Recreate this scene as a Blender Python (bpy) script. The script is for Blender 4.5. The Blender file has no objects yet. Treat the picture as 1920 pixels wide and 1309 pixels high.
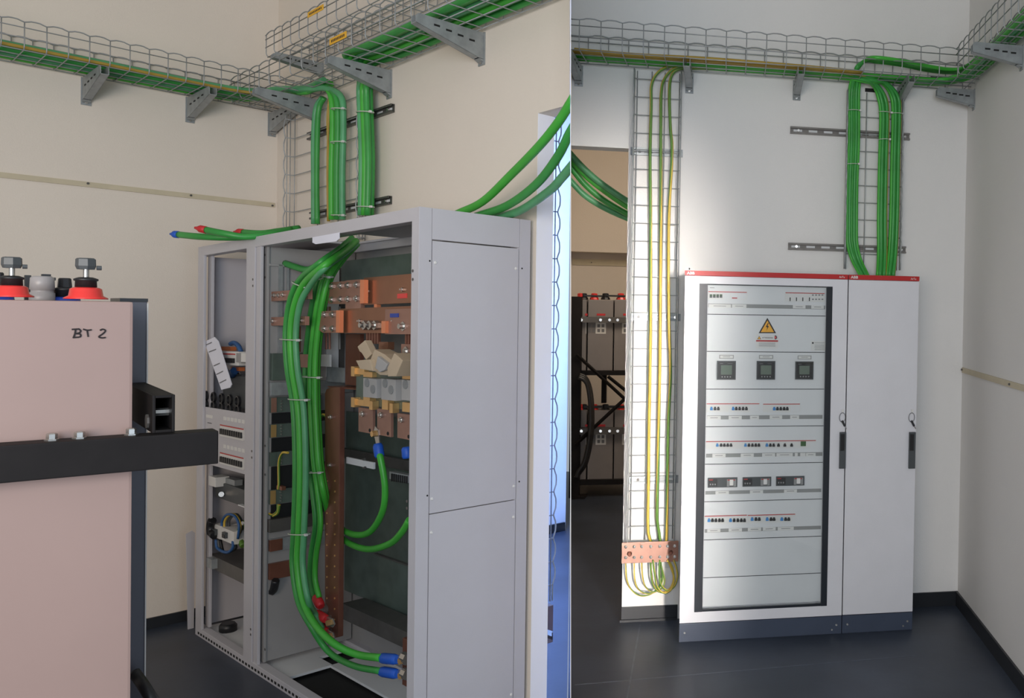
import bpy, bmesh, math, random
import numpy as np
from mathutils import Vector, Matrix
random.seed(7)
S = bpy.context.scene
COL = S.collection

# ---------------------------------------------------------------- camera
FPX, PX, HORIZON = 1617.0, 1230.0, 585.0
PITCH, ROLL = 0.0145, 0.0155
CAM = np.array([0.0, 0.0, 1.75])
PY = HORIZON + FPX*math.tan(PITCH)
_back = np.array([0, -math.cos(PITCH), math.sin(PITCH)])
_right = np.array([1.0, 0, 0]); _up = np.cross(_back, _right)
ROT = np.stack([_right, _up, _back], 1)
_c, _s = math.cos(ROLL), math.sin(ROLL)
ROT = ROT @ np.array([[_c, -_s, 0], [_s, _c, 0], [0, 0, 1.0]])
cam = bpy.data.cameras.new('camera')
cam.sensor_fit = 'HORIZONTAL'; cam.sensor_width = 36.0
cam.lens = FPX/1920*36.0
cam.shift_x = (960-PX)/1920
cam.shift_y = (PY-654.5)/1920
cam.clip_start = 0.05; cam.clip_end = 60
cam_o = bpy.data.objects.new('camera', cam); COL.objects.link(cam_o)
m4 = Matrix([list(ROT[i])+[CAM[i]] for i in range(3)]+[[0, 0, 0, 1]])
cam_o.matrix_world = m4
S.camera = cam_o

# ---------------------------------------------------------------- world, lights, exposure
S.view_settings.view_transform = 'Standard'; S.view_settings.look = 'None'
S.view_settings.gamma = 1.0; S.view_settings.use_curve_mapping = False
S.view_settings.exposure = 0.1
wd = bpy.data.worlds.new('world'); S.world = wd; wd.use_nodes = True
bg = wd.node_tree.nodes['Background']
bg.inputs['Color'].default_value = (0.82, 0.9, 1.0, 1); bg.inputs['Strength'].default_value = 0.40

def area(name, loc, target, size, power, color, spread=180):
    l = bpy.data.lights.new(name, 'AREA'); l.shape = 'RECTANGLE'
    l.size, l.size_y = size; l.energy = power; l.color = color; l.spread = math.radians(spread)
    o = bpy.data.objects.new(name, l); COL.objects.link(o); o.location = loc
    d = Vector(target)-Vector(loc)
    o.rotation_euler = d.to_track_quat('-Z', 'Y').to_euler()
    return o
area('window_daylight', (-0.1, -2.0, 2.2), (1.0, 4.6, 1.6), (2.0, 1.8), 120, (0.79, 0.885, 1.0))
area('cool_fill', (2.5, -1.2, 1.6), (-0.2, 4.2, 1.5), (1.4, 1.6), 19, (0.60, 0.79, 1.0))  # added cool fill, no window here; lifts the room with the closed cabinets
area('warm_fill', (-1.9, -1.8, 1.9), (-2.0, 4.6, 1.3), (1.8, 1.6), 46, (1.0, 0.85, 0.70), 130)  # added warm fill for the open cabinet's room, no doorway stands here
area('wall_strip_fill', (1.4, -0.7, 1.5), (-0.20, 4.85, 1.15), (0.25, 2.6), 10.5, (1.0, 0.92, 0.86), 14)  # added narrow beam without a window, brightens the wall strip beside the doorway
area('side_room_daylight', (-0.80, 4.75, 2.75), (-0.85, 6.9, 0.2), (0.5, 0.7), 205, (0.25, 0.42, 1.0))
area('battery_room_lamp', (0.6, 6.6, 3.2), (-0.3, 8.2, 0.9), (1.0, 1.0), 28, (1.0, 0.84, 0.66))

# ---------------------------------------------------------------- two room frames
ZUP = np.array([0, 0, 1.0])
def nz(v): return v/np.linalg.norm(v)
def ray(x, y): return ROT @ np.array([(x-PX)/FPX, -(y-PY)/FPX, -1.0])
class Frame:
    """axes of one room: a and b along its walls, w up; u, v, w are metres"""
    def __init__(s, a, b, o):
        s.a, s.b, s.O = nz(a), nz(b), np.array(o, float)
        s.M = np.stack([s.a, s.b, ZUP], 1); s.Mi = np.linalg.inv(s.M)
    def P(s, u, v, w): return s.O + s.M @ np.array([u, v, w], float)
    def on(s, x, y, u=None, v=None, w=None):
        r = s.Mi @ ray(x, y); o = s.Mi @ (CAM-s.O)
        i, k = (0, u) if u is not None else (1, v) if v is not None else (2, w)
        return o + (k-o[i])/r[i]*r
def floorpt(x, y):
    r = ray(x, y); return CAM + r*(-CAM[2]/r[2])
L = Frame(ray(-496, 623), ray(2746, 632), floorpt(366, 1179))
R = Frame(ray(9880, 732), ray(1370, 565), floorpt(1273, 1205.7))
ba = nz(np.array([ray(3200, 615)[0], ray(3200, 615)[1], 0]))
B = Frame(ba, np.cross(ZUP, ba), CAM + ray(250, 838)/ray(250, 838)[1]*1.80 * np.array([1, 1, 1]))
W = Frame(np.array([1.0, 0, 0]), np.array([0, 1.0, 0]), (0, 0, 0))

# ---------------------------------------------------------------- materials
def lin(c):
    c = c/255.0
    return c/12.92 if c <= 0.04045 else ((c+0.055)/1.055)**2.4
def mat(name, rgb, rough=0.6, metal=0.0, var=0.06, scale=6.0, bump=0.0, bscale=60.0, coat=0.0, spec=0.5):
    m = bpy.data.materials.new(name); m.use_nodes = True
    nt = m.node_tree; p = nt.nodes['Principled BSDF']
    p.inputs['Roughness'].default_value = rough; p.inputs['Metallic'].default_value = metal
    p.inputs['Coat Weight'].default_value = coat; p.inputs['Specular IOR Level'].default_value = spec
    base = [lin(c) for c in rgb]
    tc = nt.nodes.new('ShaderNodeTexCoord')
    n = nt.nodes.new('ShaderNodeTexNoise'); n.inputs['Scale'].default_value = scale; n.inputs['Detail'].default_value = 4
    nt.links.new(tc.outputs['Object'], n.inputs['Vector'])
    r = nt.nodes.new('ShaderNodeValToRGB')
    r.color_ramp.elements[0].color = [max(0, b*(1-var)) for b in base]+[1]
    r.color_ramp.elements[1].color = [min(1, b*(1+var)) for b in base]+[1]
    r.color_ramp.elements[0].position = 0.3; r.color_ramp.elements[1].position = 0.7
    nt.links.new(n.outputs['Fac'], r.inputs['Fac']); nt.links.new(r.outputs['Color'], p.inputs['Base Color'])
    if bump:
        n2 = nt.nodes.new('ShaderNodeTexNoise'); n2.inputs['Scale'].default_value = bscale; n2.inputs['Detail'].default_value = 3
        nt.links.new(tc.outputs['Object'], n2.inputs['Vector'])
        b = nt.nodes.new('ShaderNodeBump'); b.inputs['Strength'].default_value = bump; b.inputs['Distance'].default_value = 0.01
        nt.links.new(n2.outputs['Fac'], b.inputs['Height']); nt.links.new(b.outputs['Normal'], p.inputs['Normal'])
    return m
M = {}
def mk(k, *a, **kw): M[k] = mat(k, *a, **kw)
mk('wall_paint', (222, 219, 215), 0.85, var=0.02, scale=1.5, bump=0.12, bscale=140)
mk('wall_warm_cast', (222, 211, 198), 0.85, var=0.02, scale=1.5, bump=0.12, bscale=140)  # warm cast of the light mixed into this wall colour
mk('ceiling_paint', (225, 222, 216), 0.9, var=0.02)
mk('floor_vinyl', (54, 61, 73), 0.42, var=0.24, scale=2.6, bump=0.04, bscale=30)
mk('baseboard_vinyl', (34, 36, 40), 0.45)
mk('door_paint', (212, 211, 214), 0.42, var=0.02, bump=0.05, bscale=260)
mk('cabinet_paint', (188, 185, 189), 0.42, var=0.02, bump=0.05, bscale=260)
mk('cabinet_grey', (150, 148, 147), 0.5, var=0.04)
mk('panel_grey', (214, 214, 214), 0.5, var=0.015)
mk('plinth_blue', (62, 70, 86), 0.45)
mk('galv', (150, 154, 155), 0.42, 0.3, var=0.16, scale=22)
mk('galv_wire', (158, 160, 160), 0.38, 0.3, var=0.1, scale=30)
mk('rail_dark', (96, 93, 90), 0.42, 0.35, var=0.12, scale=20)
mk('zinc_green', (104, 118, 110), 0.35, 0.4, var=0.2, scale=9)
mk('rail_mid', (132, 128, 124), 0.42, 0.3, var=0.12, scale=20)
mk('jamb_daylit', (240, 240, 246), 0.6, var=0.01)
mk('floor_seam', (78, 84, 96), 0.5, var=0.3, scale=14)
mk('dark_slot', (18, 18, 18), 0.7)
mk('copper', (156, 116, 100), 0.42, 0.3, var=0.13, scale=9)
mk('copper_bright', (146, 102, 78), 0.3, 0.6, var=0.12, scale=6)
mk('copper_dark', (130, 84, 68), 0.4, 0.45, var=0.16, scale=8)
mk('copper_edge', (228, 140, 98), 0.35, 0.3)
mk('brass', (222, 178, 118), 0.3, 0.6, var=0.08)
mk('ceramic', (176, 172, 168), 0.5, var=0.05)
mk('beige_plastic', (196, 174, 146), 0.4, var=0.04)
mk('green_cable', (66, 168, 56), 0.42, var=0.10, scale=9)
mk('green_cable_deep', (54, 146, 64), 0.42, var=0.12, scale=9)
mk('green_cable_cool', (82, 154, 104), 0.42, var=0.14, scale=9)
mk('pe_yellow', (204, 172, 66), 0.45, var=0.05)
mk('pe_green', (92, 132, 50), 0.45, var=0.05)
mk('ochre_wire', (166, 138, 54), 0.45, var=0.08)
mk('black_plastic', (30, 30, 32), 0.4)
mk('black_steel', (26, 23, 23), 0.6, 0.0, spec=0.2, var=0.14, scale=14)
mk('grey_plastic', (70, 74, 76), 0.45)
mk('battery_pink', (150, 127, 120), 0.5, var=0.05, scale=2.4)
mk('battery_dark', (92, 93, 102), 0.45, var=0.05)
mk('battery_grey', (128, 122, 120), 0.5, var=0.05)
mk('cap_grey', (160, 156, 156), 0.35)
mk('red_plastic', (218, 52, 48), 0.28, coat=0.3)
mk('blue_plastic', (34, 62, 150), 0.35)
mk('boot_red', (196, 40, 44), 0.5)
mk('boot_blue', (30, 88, 190), 0.5)
mk('white_plastic', (214, 212, 208), 0.45, var=0.02)
mk('red_strip', (178, 40, 40), 0.4, var=0.03)
mk('ink', (40, 34, 36), 0.8)
mk('ink_grey', (120, 120, 122), 0.8)
mk('strip_grey', (142, 142, 140), 0.6, var=0.02)
mk('screen_lcd', (104, 116, 104), 0.22)
mk('warn_yellow', (236, 172, 48), 0.5, var=0.02)
mk('label_yellow', (228, 172, 40), 0.5, var=0.03)
mk('paper', (222, 222, 232), 0.8, var=0.03)
mk('batten', (196, 184, 158), 0.7, var=0.05, scale=12)
mk('tie_plastic', (186, 196, 178), 0.5)
mk('orange_wire', (190, 106, 58), 0.5)
mk('blue_wire', (44, 88, 140), 0.5)
mk('steel', (186, 182, 176), 0.25, 0.85, var=0.08)
mk('frame_black', (38, 42, 48), 0.3)
mk('device_green', (58, 92, 48), 0.5)
mk('cover_blue', (60, 130, 190), 0.5)
g = bpy.data.materials.new('clear_pane'); g.use_nodes = True; nt = g.node_tree
for n in list(nt.nodes): nt.nodes.remove(n)
out = nt.nodes.new('ShaderNodeOutputMaterial'); mx = nt.nodes.new('ShaderNodeMixShader')
tr = nt.nodes.new('ShaderNodeBsdfTransparent'); gl = nt.nodes.new('ShaderNodeBsdfGlossy'); fr = nt.nodes.new('ShaderNodeFresnel')
tr.inputs['Color'].default_value = (0.975, 0.985, 0.985, 1); gl.inputs['Roughness'].default_value = 0.03; fr.inputs['IOR'].default_value = 1.45
nt.links.new(fr.outputs[0], mx.inputs[0]); nt.links.new(tr.outputs[0], mx.inputs[1]); nt.links.new(gl.outputs[0], mx.inputs[2])
nt.links.new(mx.outputs[0], out.inputs['Surface'])
M['clear_pane'] = g

# ---------------------------------------------------------------- object helpers
WLOC = {}
def tag(o, label=None, cat=None, group=None, kind=None):
    if label: o['label'] = label
    if cat: o['category'] = cat
    if group: o['group'] = group
    if kind: o['kind'] = kind
    return o
def thing(name, label, cat, at, group=None):
    o = bpy.data.objects.new(name, None); COL.objects.link(o)
    o.empty_display_size = 0.05
    o.location = Vector(at); WLOC[o] = np.array(at, float)
    return tag(o, label, cat, group)
def link(name, me, at, parent=None):
    o = bpy.data.objects.new(name, me); COL.objects.link(o)
    at = np.array(at, float); WLOC[o] = at
    if parent is not None:
        o.parent = parent; o.location = Vector(at-WLOC[parent])
    else: o.location = Vector(at)
    return o

class MB:
    """collects faces in a room frame and links them as one mesh object"""
    def __init__(s, F): s.F, s.v, s.f, s.mi = F, [], [], []
    def _add(s, pts, faces, mi=0):
        k = len(s.v); s.v += [np.array(p, float) for p in pts]
        for f in faces: s.f.append([i+k for i in f]); s.mi.append(mi)
        return s
    def w(s, pts): return [s.F.P(*p) for p in pts]
    def box(s, u0, u1, v0, v1, w0, w1, mi=0):
        pts = s.w([(u, v, w) for u in (u0, u1) for v in (v0, v1) for w in (w0, w1)])
        return s._add(pts, [(0, 1, 3, 2), (4, 6, 7, 5), (0, 4, 5, 1), (2, 3, 7, 6), (0, 2, 6, 4), (1, 5, 7, 3)], mi)
    def prism(s, poly, off, mi=0):
        """poly: frame points of one face; off: frame vector it is pushed along"""
        n = len(poly); a = s.w(poly); b = s.w([tuple(np.array(p)+np.array(off)) for p in poly])
        return s._add(a+b, [tuple(range(n)), tuple(range(2*n-1, n-1, -1))]+[(i, (i+1) % n, n+(i+1) % n, n+i) for i in range(n)], mi)
    def holed(s, u0, u1, w0, w1, v0, v1, holes, axis='v', mi=0):
        """slab in the u-w plane (or the u-v plane with axis='w': pass v as w) with rectangular holes"""
        us = sorted(set([u0, u1]+[h[0] for h in holes]+[h[1] for h in holes])); ws = sorted(set([w0, w1]+[h[2] for h in holes]+[h[3] for h in holes]))
        for i in range(len(us)-1):
            for j in range(len(ws)-1):
                cu, cw = (us[i]+us[i+1])/2, (ws[j]+ws[j+1])/2
                if any(h[0] < cu < h[1] and h[2] < cw < h[3] for h in holes): continue
                if axis == 'v': s.box(us[i], us[i+1], v0, v1, ws[j], ws[j+1], mi)
                else: s.box(us[i], us[i+1], ws[j], ws[j+1], v0, v1, mi)
        return s
    def cyl(s, p, q, r0, r1=None, n=14, mi=0, world=False):
        p, q = (np.array(p), np.array(q)) if world else (s.F.P(*p), s.F.P(*q))
        r1 = r0 if r1 is None else r1
        d = nz(q-p); e = nz(np.cross(d, [0.31, 0.77, 0.55])); g_ = np.cross(d, e)
        ring = lambda c, r: [c+r*(math.cos(2*math.pi*i/n)*e+math.sin(2*math.pi*i/n)*g_) for i in range(n)]
        return s._add(ring(p, r0)+ring(q, r1), [tuple(range(n-1, -1, -1)), tuple(range(n, 2*n))]+[(i, (i+1) % n, n+(i+1) % n, n+i) for i in range(n)], mi)
    def lathe(s, p, q, prof, n=20, mi=0):
        """prof: (t along p-q in metres, radius)"""
        p, q = s.F.P(*p), s.F.P(*q); d = nz(q-p); e = nz(np.cross(d, [0.31, 0.77, 0.55])); g_ = np.cross(d, e)
        pts = []
        for t, r in prof: pts += [p+d*t+r*(math.cos(2*math.pi*i/n)*e+math.sin(2*math.pi*i/n)*g_) for i in range(n)]
        fs = [tuple(range(n-1, -1, -1)), tuple(range(len(pts)-n, len(pts)))]
        for k in range(len(prof)-1): fs += [(k*n+i, k*n+(i+1) % n, (k+1)*n+(i+1) % n, (k+1)*n+i) for i in range(n)]
        return s._add(pts, fs, mi)
    def tube(s, path, r, n=8, sub=6, twist=0.0, two=False, world=False, smooth=True, mi=0):
        P = [np.array(p, float) for p in path] if world else s.w(path)
        if smooth and len(P) > 2:
            Q = [2*P[0]-P[1]]+P+[2*P[-1]-P[-2]]; P2 = []
            for i in range(1, len(Q)-2):
                for k in range(sub):
                    t = k/sub; a, b, c, d = Q[i-1:i+3]
                    P2.append(0.5*((2*b)+(-a+c)*t+(2*a-5*b+4*c-d)*t*t+(-a+3*b-3*c+d)*t**3))
            P = P2+[Q[-2]]
        N = len(P); T = [nz(P[min(i+1, N-1)]-P[max(i-1, 0)]) for i in range(N)]
        e = np.cross(T[0], [0.13, 0.21, 0.97])
        if np.linalg.norm(e) < 0.2: e = np.cross(T[0], [0.9, 0.3, 0.1])
        e = nz(e); pts = []; acc = 0.0
        for i in range(N):
            e = nz(e-T[i]*np.dot(e, T[i])); h = np.cross(T[i], e)
            if i: acc += twist*np.linalg.norm(P[i]-P[i-1])
            pts += [P[i]+r*(math.cos(2*math.pi*j/n+acc)*e+math.sin(2*math.pi*j/n+acc)*h) for j in range(n)]
        k = len(s.v); s.v += pts
        s.f.append([k+j for j in range(n-1, -1, -1)]); s.mi.append(mi)
        s.f.append([k+(N-1)*n+j for j in range(n)]); s.mi.append(mi)
        for i in range(N-1):
            for j in range(n):
                s.f.append([k+i*n+j, k+i*n+(j+1) % n, k+(i+1)*n+(j+1) % n, k+(i+1)*n+j])
                s.mi.append((1 if j < n*3//8 else 0) if two else mi)
        return s
    cut = 0
    def mesh(s, name, mats, ref, bevel=0.0, smooth=False):
        me = bpy.data.meshes.new(name)
        me.from_pydata([tuple(p-ref) for p in s.v], [], s.f)
        for m in (mats if isinstance(mats, (list, tuple)) else [mats]): me.materials.append(M[m])
        me.polygons.foreach_set('material_index', s.mi)
        bm = bmesh.new(); bm.from_mesh(me)
        bmesh.ops.recalc_face_normals(bm, faces=bm.faces)
        if s.cut:
            n_ = nz(NP)*(1 if NP[0] > 0 else -1)*s.cut            # keep the side away from n_
            bmesh.ops.bisect_plane(bm, geom=bm.verts[:]+bm.edges[:]+bm.faces[:], plane_co=Vector(CAM-n_*.0016-ref), plane_no=Vector(n_), clear_outer=True)
            bmesh.ops.holes_fill(bm, edges=[e for e in bm.edges if e.is_boundary])
        if bevel:
            es = [e for e in bm.edges if e.is_manifold and e.calc_face_angle(0) > 0.6]
            bmesh.ops.bevel(bm, geom=es, offset=bevel, segments=2, profile=0.7, affect='EDGES')
        bm.to_mesh(me); bm.free()
        if smooth:
            for p in me.polygons: p.use_smooth = len(p.vertices) <= 4
        return me
    def build(s, name, mats, parent=None, ref=None, bevel=0.0, smooth=False):
        A = np.array(s.v)
        if ref is None: ref = np.array([A[:, 0].mean(), A[:, 1].mean(), A[:, 2].min()])
        return link(name, s.mesh(name, mats, ref, bevel, smooth), ref, parent)
    def struct(s, name, mats, **k): return tag(s.build(name, mats, **k), kind='structure')
def again(o, delta, parent=None):
    """another copy of a part or of a one-mesh thing, moved by a world vector; shares the mesh"""
    c = o.copy(); COL.objects.link(c)
    par = o.parent if parent is None else parent
    WLOC[c] = WLOC[o]+np.array(delta)
    c.parent = par
    c.location = Vector(WLOC[c]-(WLOC[par] if par is not None else 0))
    return c
def copy_thing(o, delta, label=None):
    c = o.copy(); COL.objects.link(c); WLOC[c] = WLOC[o]+np.array(delta); c.location = Vector(WLOC[c])
    if label: c['label'] = label
    for ch in list(o.children):
        d = again(ch, delta, c)
        for g_ in list(ch.children): again(g_, delta, d)
    return c
def pbox(F, x0, y0, x1, y1, v, d, mb=None, mi=0):
    """box whose face towards the room lies at depth v; its corners are read off at two corners of the face"""
    a, b = F.on(x0, y0, v=v), F.on(x1, y1, v=v)
    mb = mb or MB(F)
    return mb.box(min(a[0], b[0]), max(a[0], b[0]), v, v+d, min(a[2], b[2]), max(a[2], b[2]), mi)
def flat_text(F, s, at, size, v, sx, mt, parent, name='lettering', depth=0.0008, bold=0.0, xs=1.0):
    cu = bpy.data.curves.new('t', 'FONT'); cu.body = s; cu.size = 1.0; cu.offset = bold; cu.align_x = 'LEFT'; cu.resolution_u = 3
    o = bpy.data.objects.new('t', cu); COL.objects.link(o)
    dg = bpy.context.evaluated_depsgraph_get(); me0 = bpy.data.meshes.new_from_object(o.evaluated_get(dg))
    mb = MB(F)
    vs = [F.P(at[0]+sx*xs*p.co.x*size, v, at[1]+p.co.y*size) for p in me0.vertices]
    mb.v = vs; mb.f = [list(p.vertices) for p in me0.polygons]; mb.mi = [0]*len(mb.f)
    bpy.data.objects.remove(o); bpy.data.curves.remove(cu); bpy.data.meshes.remove(me0)
    return mb.build(name, mt, parent)

# ================================================================ THE ROOM
NP = np.cross(ray(1070, 0), ray(1070, 1309))          # the thin partition between the two rooms runs in this plane
def ucut(F, v, w):
    p0, p1 = F.P(0, v, w)-CAM, F.P(1, v, w)-CAM
    d0, d1 = NP @ p0, NP @ p1
    return d0/(d0-d1)
def hexa(F, u_a, vs, ws, inset=0.004):
    """block between u_a and the partition"""
    mb = MB(F); sg = 1 if u_a > ucut(F, vs[0], ws[0]) else -1
    pts = []
    for u in (0, 1):
        for v in vs:
            for w in ws: pts.append((u_a, v, w) if u else (ucut(F, v, w)+sg*inset, v, w))
    return mb._add(mb.w(pts), [(0, 1, 3, 2), (4, 6, 7, 5), (0, 4, 5, 1), (2, 3, 7, 6), (0, 2, 6, 4), (1, 5, 7, 3)])
UL, VL = 0.276, 0.535      # left room: wall beside the battery side, wall behind the open cabinet
UR, VR = 1.705, 0.355      # other room: side wall, wall behind the closed cabinets
FL = -0.03                 # floor level of the left room in its frame
TOPW = 4.0
rx = ray(1070, 900); rx = rx[0]/rx[1]
def floor_slab(F, w, xs):
    n = nz(np.cross(F.a, F.b)); o = F.P(0, 0, w)
    mb = MB(W); pts = []
    for x, y in xs: pts.append((x, y, o[2]-(n[0]*(x-o[0])+n[1]*(y-o[1]))/n[2]))
    mb.prism(pts, (0, 0, -0.08)); return mb
floor_slab(L, FL, [(rx*0.35-.002, 0.35), (rx*10.2-.002, 10.2), (-7, 10.2), (-7, 0.35)]).struct('floor', 'floor_vinyl')
floor_slab(R, 0, [(rx*0.35+.002, 0.35), (4.5, 0.35), (4.5, 10.2), (rx*10.2+.002, 10.2)]).struct('floor_right', 'floor_vinyl')
fr_ = bpy.data.objects['floor_right']
def seam(p_, q_, wd):
    a_, b_ = R.on(*p_, w=0), R.on(*q_, w=0); d_ = nz((b_-a_)); n_ = np.array([-d_[1], d_[0], 0])*wd
    MB(R).prism([tuple(a_-n_), tuple(b_-n_), tuple(b_+n_), tuple(a_+n_)], (0, 0, .0006)).build('weld_seam', 'floor_seam', fr_)
seam((1200, 1171), (1160, 1400), .004); seam((1078, 1284), (1716, 1229), .004)
MB(W).box(-7, 4.5, -1.5, 10.2, 4.02, 4.1).struct('ceiling', 'ceiling_paint')
MB(L).box(UL, UL+.12, -3.4, VL+.085, FL-.05, TOPW).struct('wall_left', 'wall_warm_cast')
MB(L).box(-2.2, UL, VL, VL+.085, FL-.05, TOPW).struct('wall_back', 'wall_warm_cast')
hexa(L, -2.2, (VL, VL+.085), (2.497, TOPW)).struct('wall_header', 'wall_warm_cast')
MB(L).box(-2.2025, -2.2005, VL-.001, VL+.085, FL, 2.4965).struct('trim_jamb_lit', 'jamb_daylit')  # added lining, near white so its colour carries the daylight on the jamb
MB(L).box(.45, .46, VL+.085, 3.02, FL-.05, TOPW).struct('wall_side_room', 'wall_paint')
MB(L).box(.43, .449, VL+.1, 3.0, FL, FL+.07).struct('baseboard_side_room', 'baseboard_vinyl')
MB(L).box(UL-.012, UL-.0005, -3.4, VL, FL, .03).struct('baseboard_left', 'baseboard_vinyl')
MB(L).box(-2.195, UL-.013, VL-.012, VL-.0005, FL, .03).struct('baseboard_back', 'baseboard_vinyl')
mb = MB(R)
mb.box(-.352, UR+.1, VR, VR+.12, -.05, TOPW).struct('wall_front', 'wall_paint')
hexa(R, -.352, (VR, VR+.12), (2.655, TOPW)).struct('wall_lintel', 'wall_paint')
MB(R).box(UR, UR+.12, -3.2, VR, -.05, TOPW).struct('wall_right', 'wall_paint')
MB(R).box(-.352, -.0305, VR-.010, VR-.0005, .014, .082).box(-.36, -.0305, VR-.022, VR-.0005, 0, .014).struct('baseboard_front', 'baseboard_vinyl')
MB(R).box(1.30, UR-.014, VR-.012, VR-.0005, 0, .085).struct('baseboard_corner', 'baseboard_vinyl')
MB(R).box(UR-.013, UR-.0005, -3.2, VR-.001, 0, .085).struct('baseboard_right', 'baseboard_vinyl')
# the room with the battery racks behind the doorway
hexa(R, 1.75, (5.0, 5.1), (-.05, TOPW)).struct('wall_far', 'wall_warm_cast')
MB(R).box(1.65, 1.75, VR+.12, 5.0, -.05, TOPW).struct('wall_battery_room', 'wall_warm_cast')
hexa(R, 1.64, (4.72, 4.999), (2.30, 3.98)).struct('trim_1', 'wall_warm_cast')
d0, d1 = 2.9/ray(1070, 600)[1], 10.0/ray(1070, 600)[1]
mb = MB(W); nh = nz(np.array([NP[0], NP[1], NP[2]]))*0.0012
def onplane(t, z):
    r = ray(1070, 600); p = CAM+r*t                      # slide down or up inside the plane
    k = nz(np.cross(NP, [rx, 1, 0])); k = k/k[2]
    return p + k*(z-p[2])
q = [onplane(d0, -.04), onplane(d1, -.04), onplane(d1, 4.01), onplane(d0, 4.01)]
pts = [p-nh for p in q]+[p+nh for p in q]
mb._add(pts, [(0, 1, 2, 3), (7, 6, 5, 4), (0, 4, 5, 1), (1, 5, 6, 2), (2, 6, 7, 3), (3, 7, 4, 0)]).struct('wall_partition', 'wall_paint')

# pale strips screwed along the walls
def batten(F, label, mbf, screws):
    t = thing('wall_batten', label, 'wall strip', F.P(*screws[0]))
    mbf.build('strip', 'batten', t)
    for s_ in screws:
        n_ = (0, -1, 0) if F is None else None
        MB(F).cyl(s_, tuple(np.array(s_)+np.array(screw_dir)), .006, n=8).build('screw', 'rail_dark', t)
screw_dir = (-.006, 0, 0)
batten(L, 'pale batten screwed along the wall beside the open cabinet', MB(L).box(UL-.008, UL-.0003, -2.4, .52, 2.357, 2.383), [(UL-.008, -.446, 2.375), (UL-.008, .051, 2.372), (UL-.008, .505, 2.365), (UL-.008, -1.2, 2.37)])
batten(R, 'pale batten screwed along the side wall past the closed cabinets', MB(R).box(UR-.008, UR-.0003, -2.6, .335, 1.412, 1.442), [(UR-.008, .325, 1.43), (UR-.008, -.56, 1.427), (UR-.008, -1.5, 1.427)])
screw_dir = (0, -.006, 0)
batten(R, 'long brown batten on the far wall above the battery rack', MB(R).box(ucut(R, 4.99, 2.2)+.02, 1.6, 4.985, 4.9995, 2.17, 2.235), [(-1.3, 4.985, 2.2), (0.2, 4.985, 2.2)])

# ================================================================ WIRE MESH TRAYS
WIRE = .0029
def wire_tray(F, g, name, label, s0, s1, width, H, step, group=None, first=0.03, cut=0, bow=.008):
    """g(s, c, h): run along s, c across from the wall side, h above the bottom"""
    t = thing(name, label, 'cable tray', F.P(*g((s0+s1)/2, width/2, 0)), group)
    sg = 1 if s1 > s0 else -1
    k = .016; prof = [(0, H), (0, k), (k*.3, k*.3), (k, 0), (width-k, 0), (width-k*.3, k*.3), (width, k), (width, H)]
    ss = list(np.arange(s0+sg*first, s1, sg*step))
    proto = None
    def tub(pts, r, **k):
        m_ = MB(F); m_.cut = cut; return m_.tube(pts, r, n=5, **k)
    side = lambda p: NP @ (F.P(*p)-CAM)*(1 if NP[0] > 0 else -1)*cut
    for s_ in list(ss):
        ends = [side(g(s_, c, h)) for c in (0, width) for h in (0, H)]
        if cut and max(ends) > -.003:                    # a cross wire that meets the partition ends there
            if min(ends) < -.03: tub([g(s_, c, h) for c, h in prof], WIRE, smooth=False).build('cross_wire', 'galv_wire', t, smooth=True)
            else: ss.remove(s_)
            continue
        if proto is None:
            proto = MB(F).tube([g(s_, c, h) for c, h in prof], WIRE, n=5, smooth=False).build('cross_wire', 'galv_wire', t, smooth=True); p0 = s_
        else: again(proto, F.P(*g(s_, 0, 0))-F.P(*g(p0, 0, 0)))
    lines = [(0, H*.8), (0, H*.42), (k*.8, -.0), (width*.36, 0), (width*.64, 0), (width-k*.8, 0), (width, H*.42), (width, H*.8)]
    for c, h in lines:
        tub([g(s0, c, h), g(s1, c, h)], WIRE, smooth=False).build('long_wire', 'galv_wire', t, smooth=True)
    for c in (0, width):
        pts = [g(s0, c, H)]
        for i, s_ in enumerate(ss):
            pts.append(g(s_, c, H))
            if i < len(ss)-1: pts += [g(s_+sg*step*.3, c, H+bow), g(s_+sg*step*.7, c, H+bow)]
        pts.append(g(s1, c, H))
        tub(pts, WIRE*1.15, sub=2).build('edge_wire', 'galv_wire', t, smooth=True)
    return t
gL1 = lambda s, c, h: (UL-.02-c, s, 2.922+h)
tl = wire_tray(L, gL1, 'wire_cable_tray', 'galvanised wire tray of green cables along the wall above the battery side', .50, -2.2, .285, .128, .0875, first=.05)
gL2 = lambda s, c, h: (s, VL-.02-c, 2.915+h)
t2 = wire_tray(L, gL2, 'wire_cable_tray', 'lower wire tray of green cables above the open cabinet, yellow tag on its side', .20, ucut(L, .24, 2.95)-.02, .285, .125, .1275, first=.02, cut=1)
gL3 = lambda s, c, h: (s, VL-.02-c, 3.105+h)
t3 = wire_tray(L, gL3, 'wire_cable_tray', 'upper empty wire tray above the open cabinet, ending short of the corner', -.172, ucut(L, .28, 3.15)-.02, .24, .115, .1, first=.01, cut=1)
def tray_tag(F, t, u0, u1, v, w0, w1, marks):
    p = MB(F).box(u0, u1, v-.002, v, w0, w1).build('warning_tag', 'label_yellow', t)
    m_ = MB(F)
    for i in range(marks):
        uu = u0+(u1-u0)*(.14+.72*i/(marks-1)); m_.box(uu-.004, uu+.004, v-.0028, v-.002, w0+.009, w1-.009)
    m_.build('printed_mark', 'ink', p)
tray_tag(L, t2, -1.185, -1.02, VL-.309, 2.962, 2.992, 9)
tray_tag(L, t3, -.86, -.69, VL-.264, 3.185, 3.212, 9)
gR1 = lambda s, c, h: (s, VR-.03-c, 3.098+h)
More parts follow.
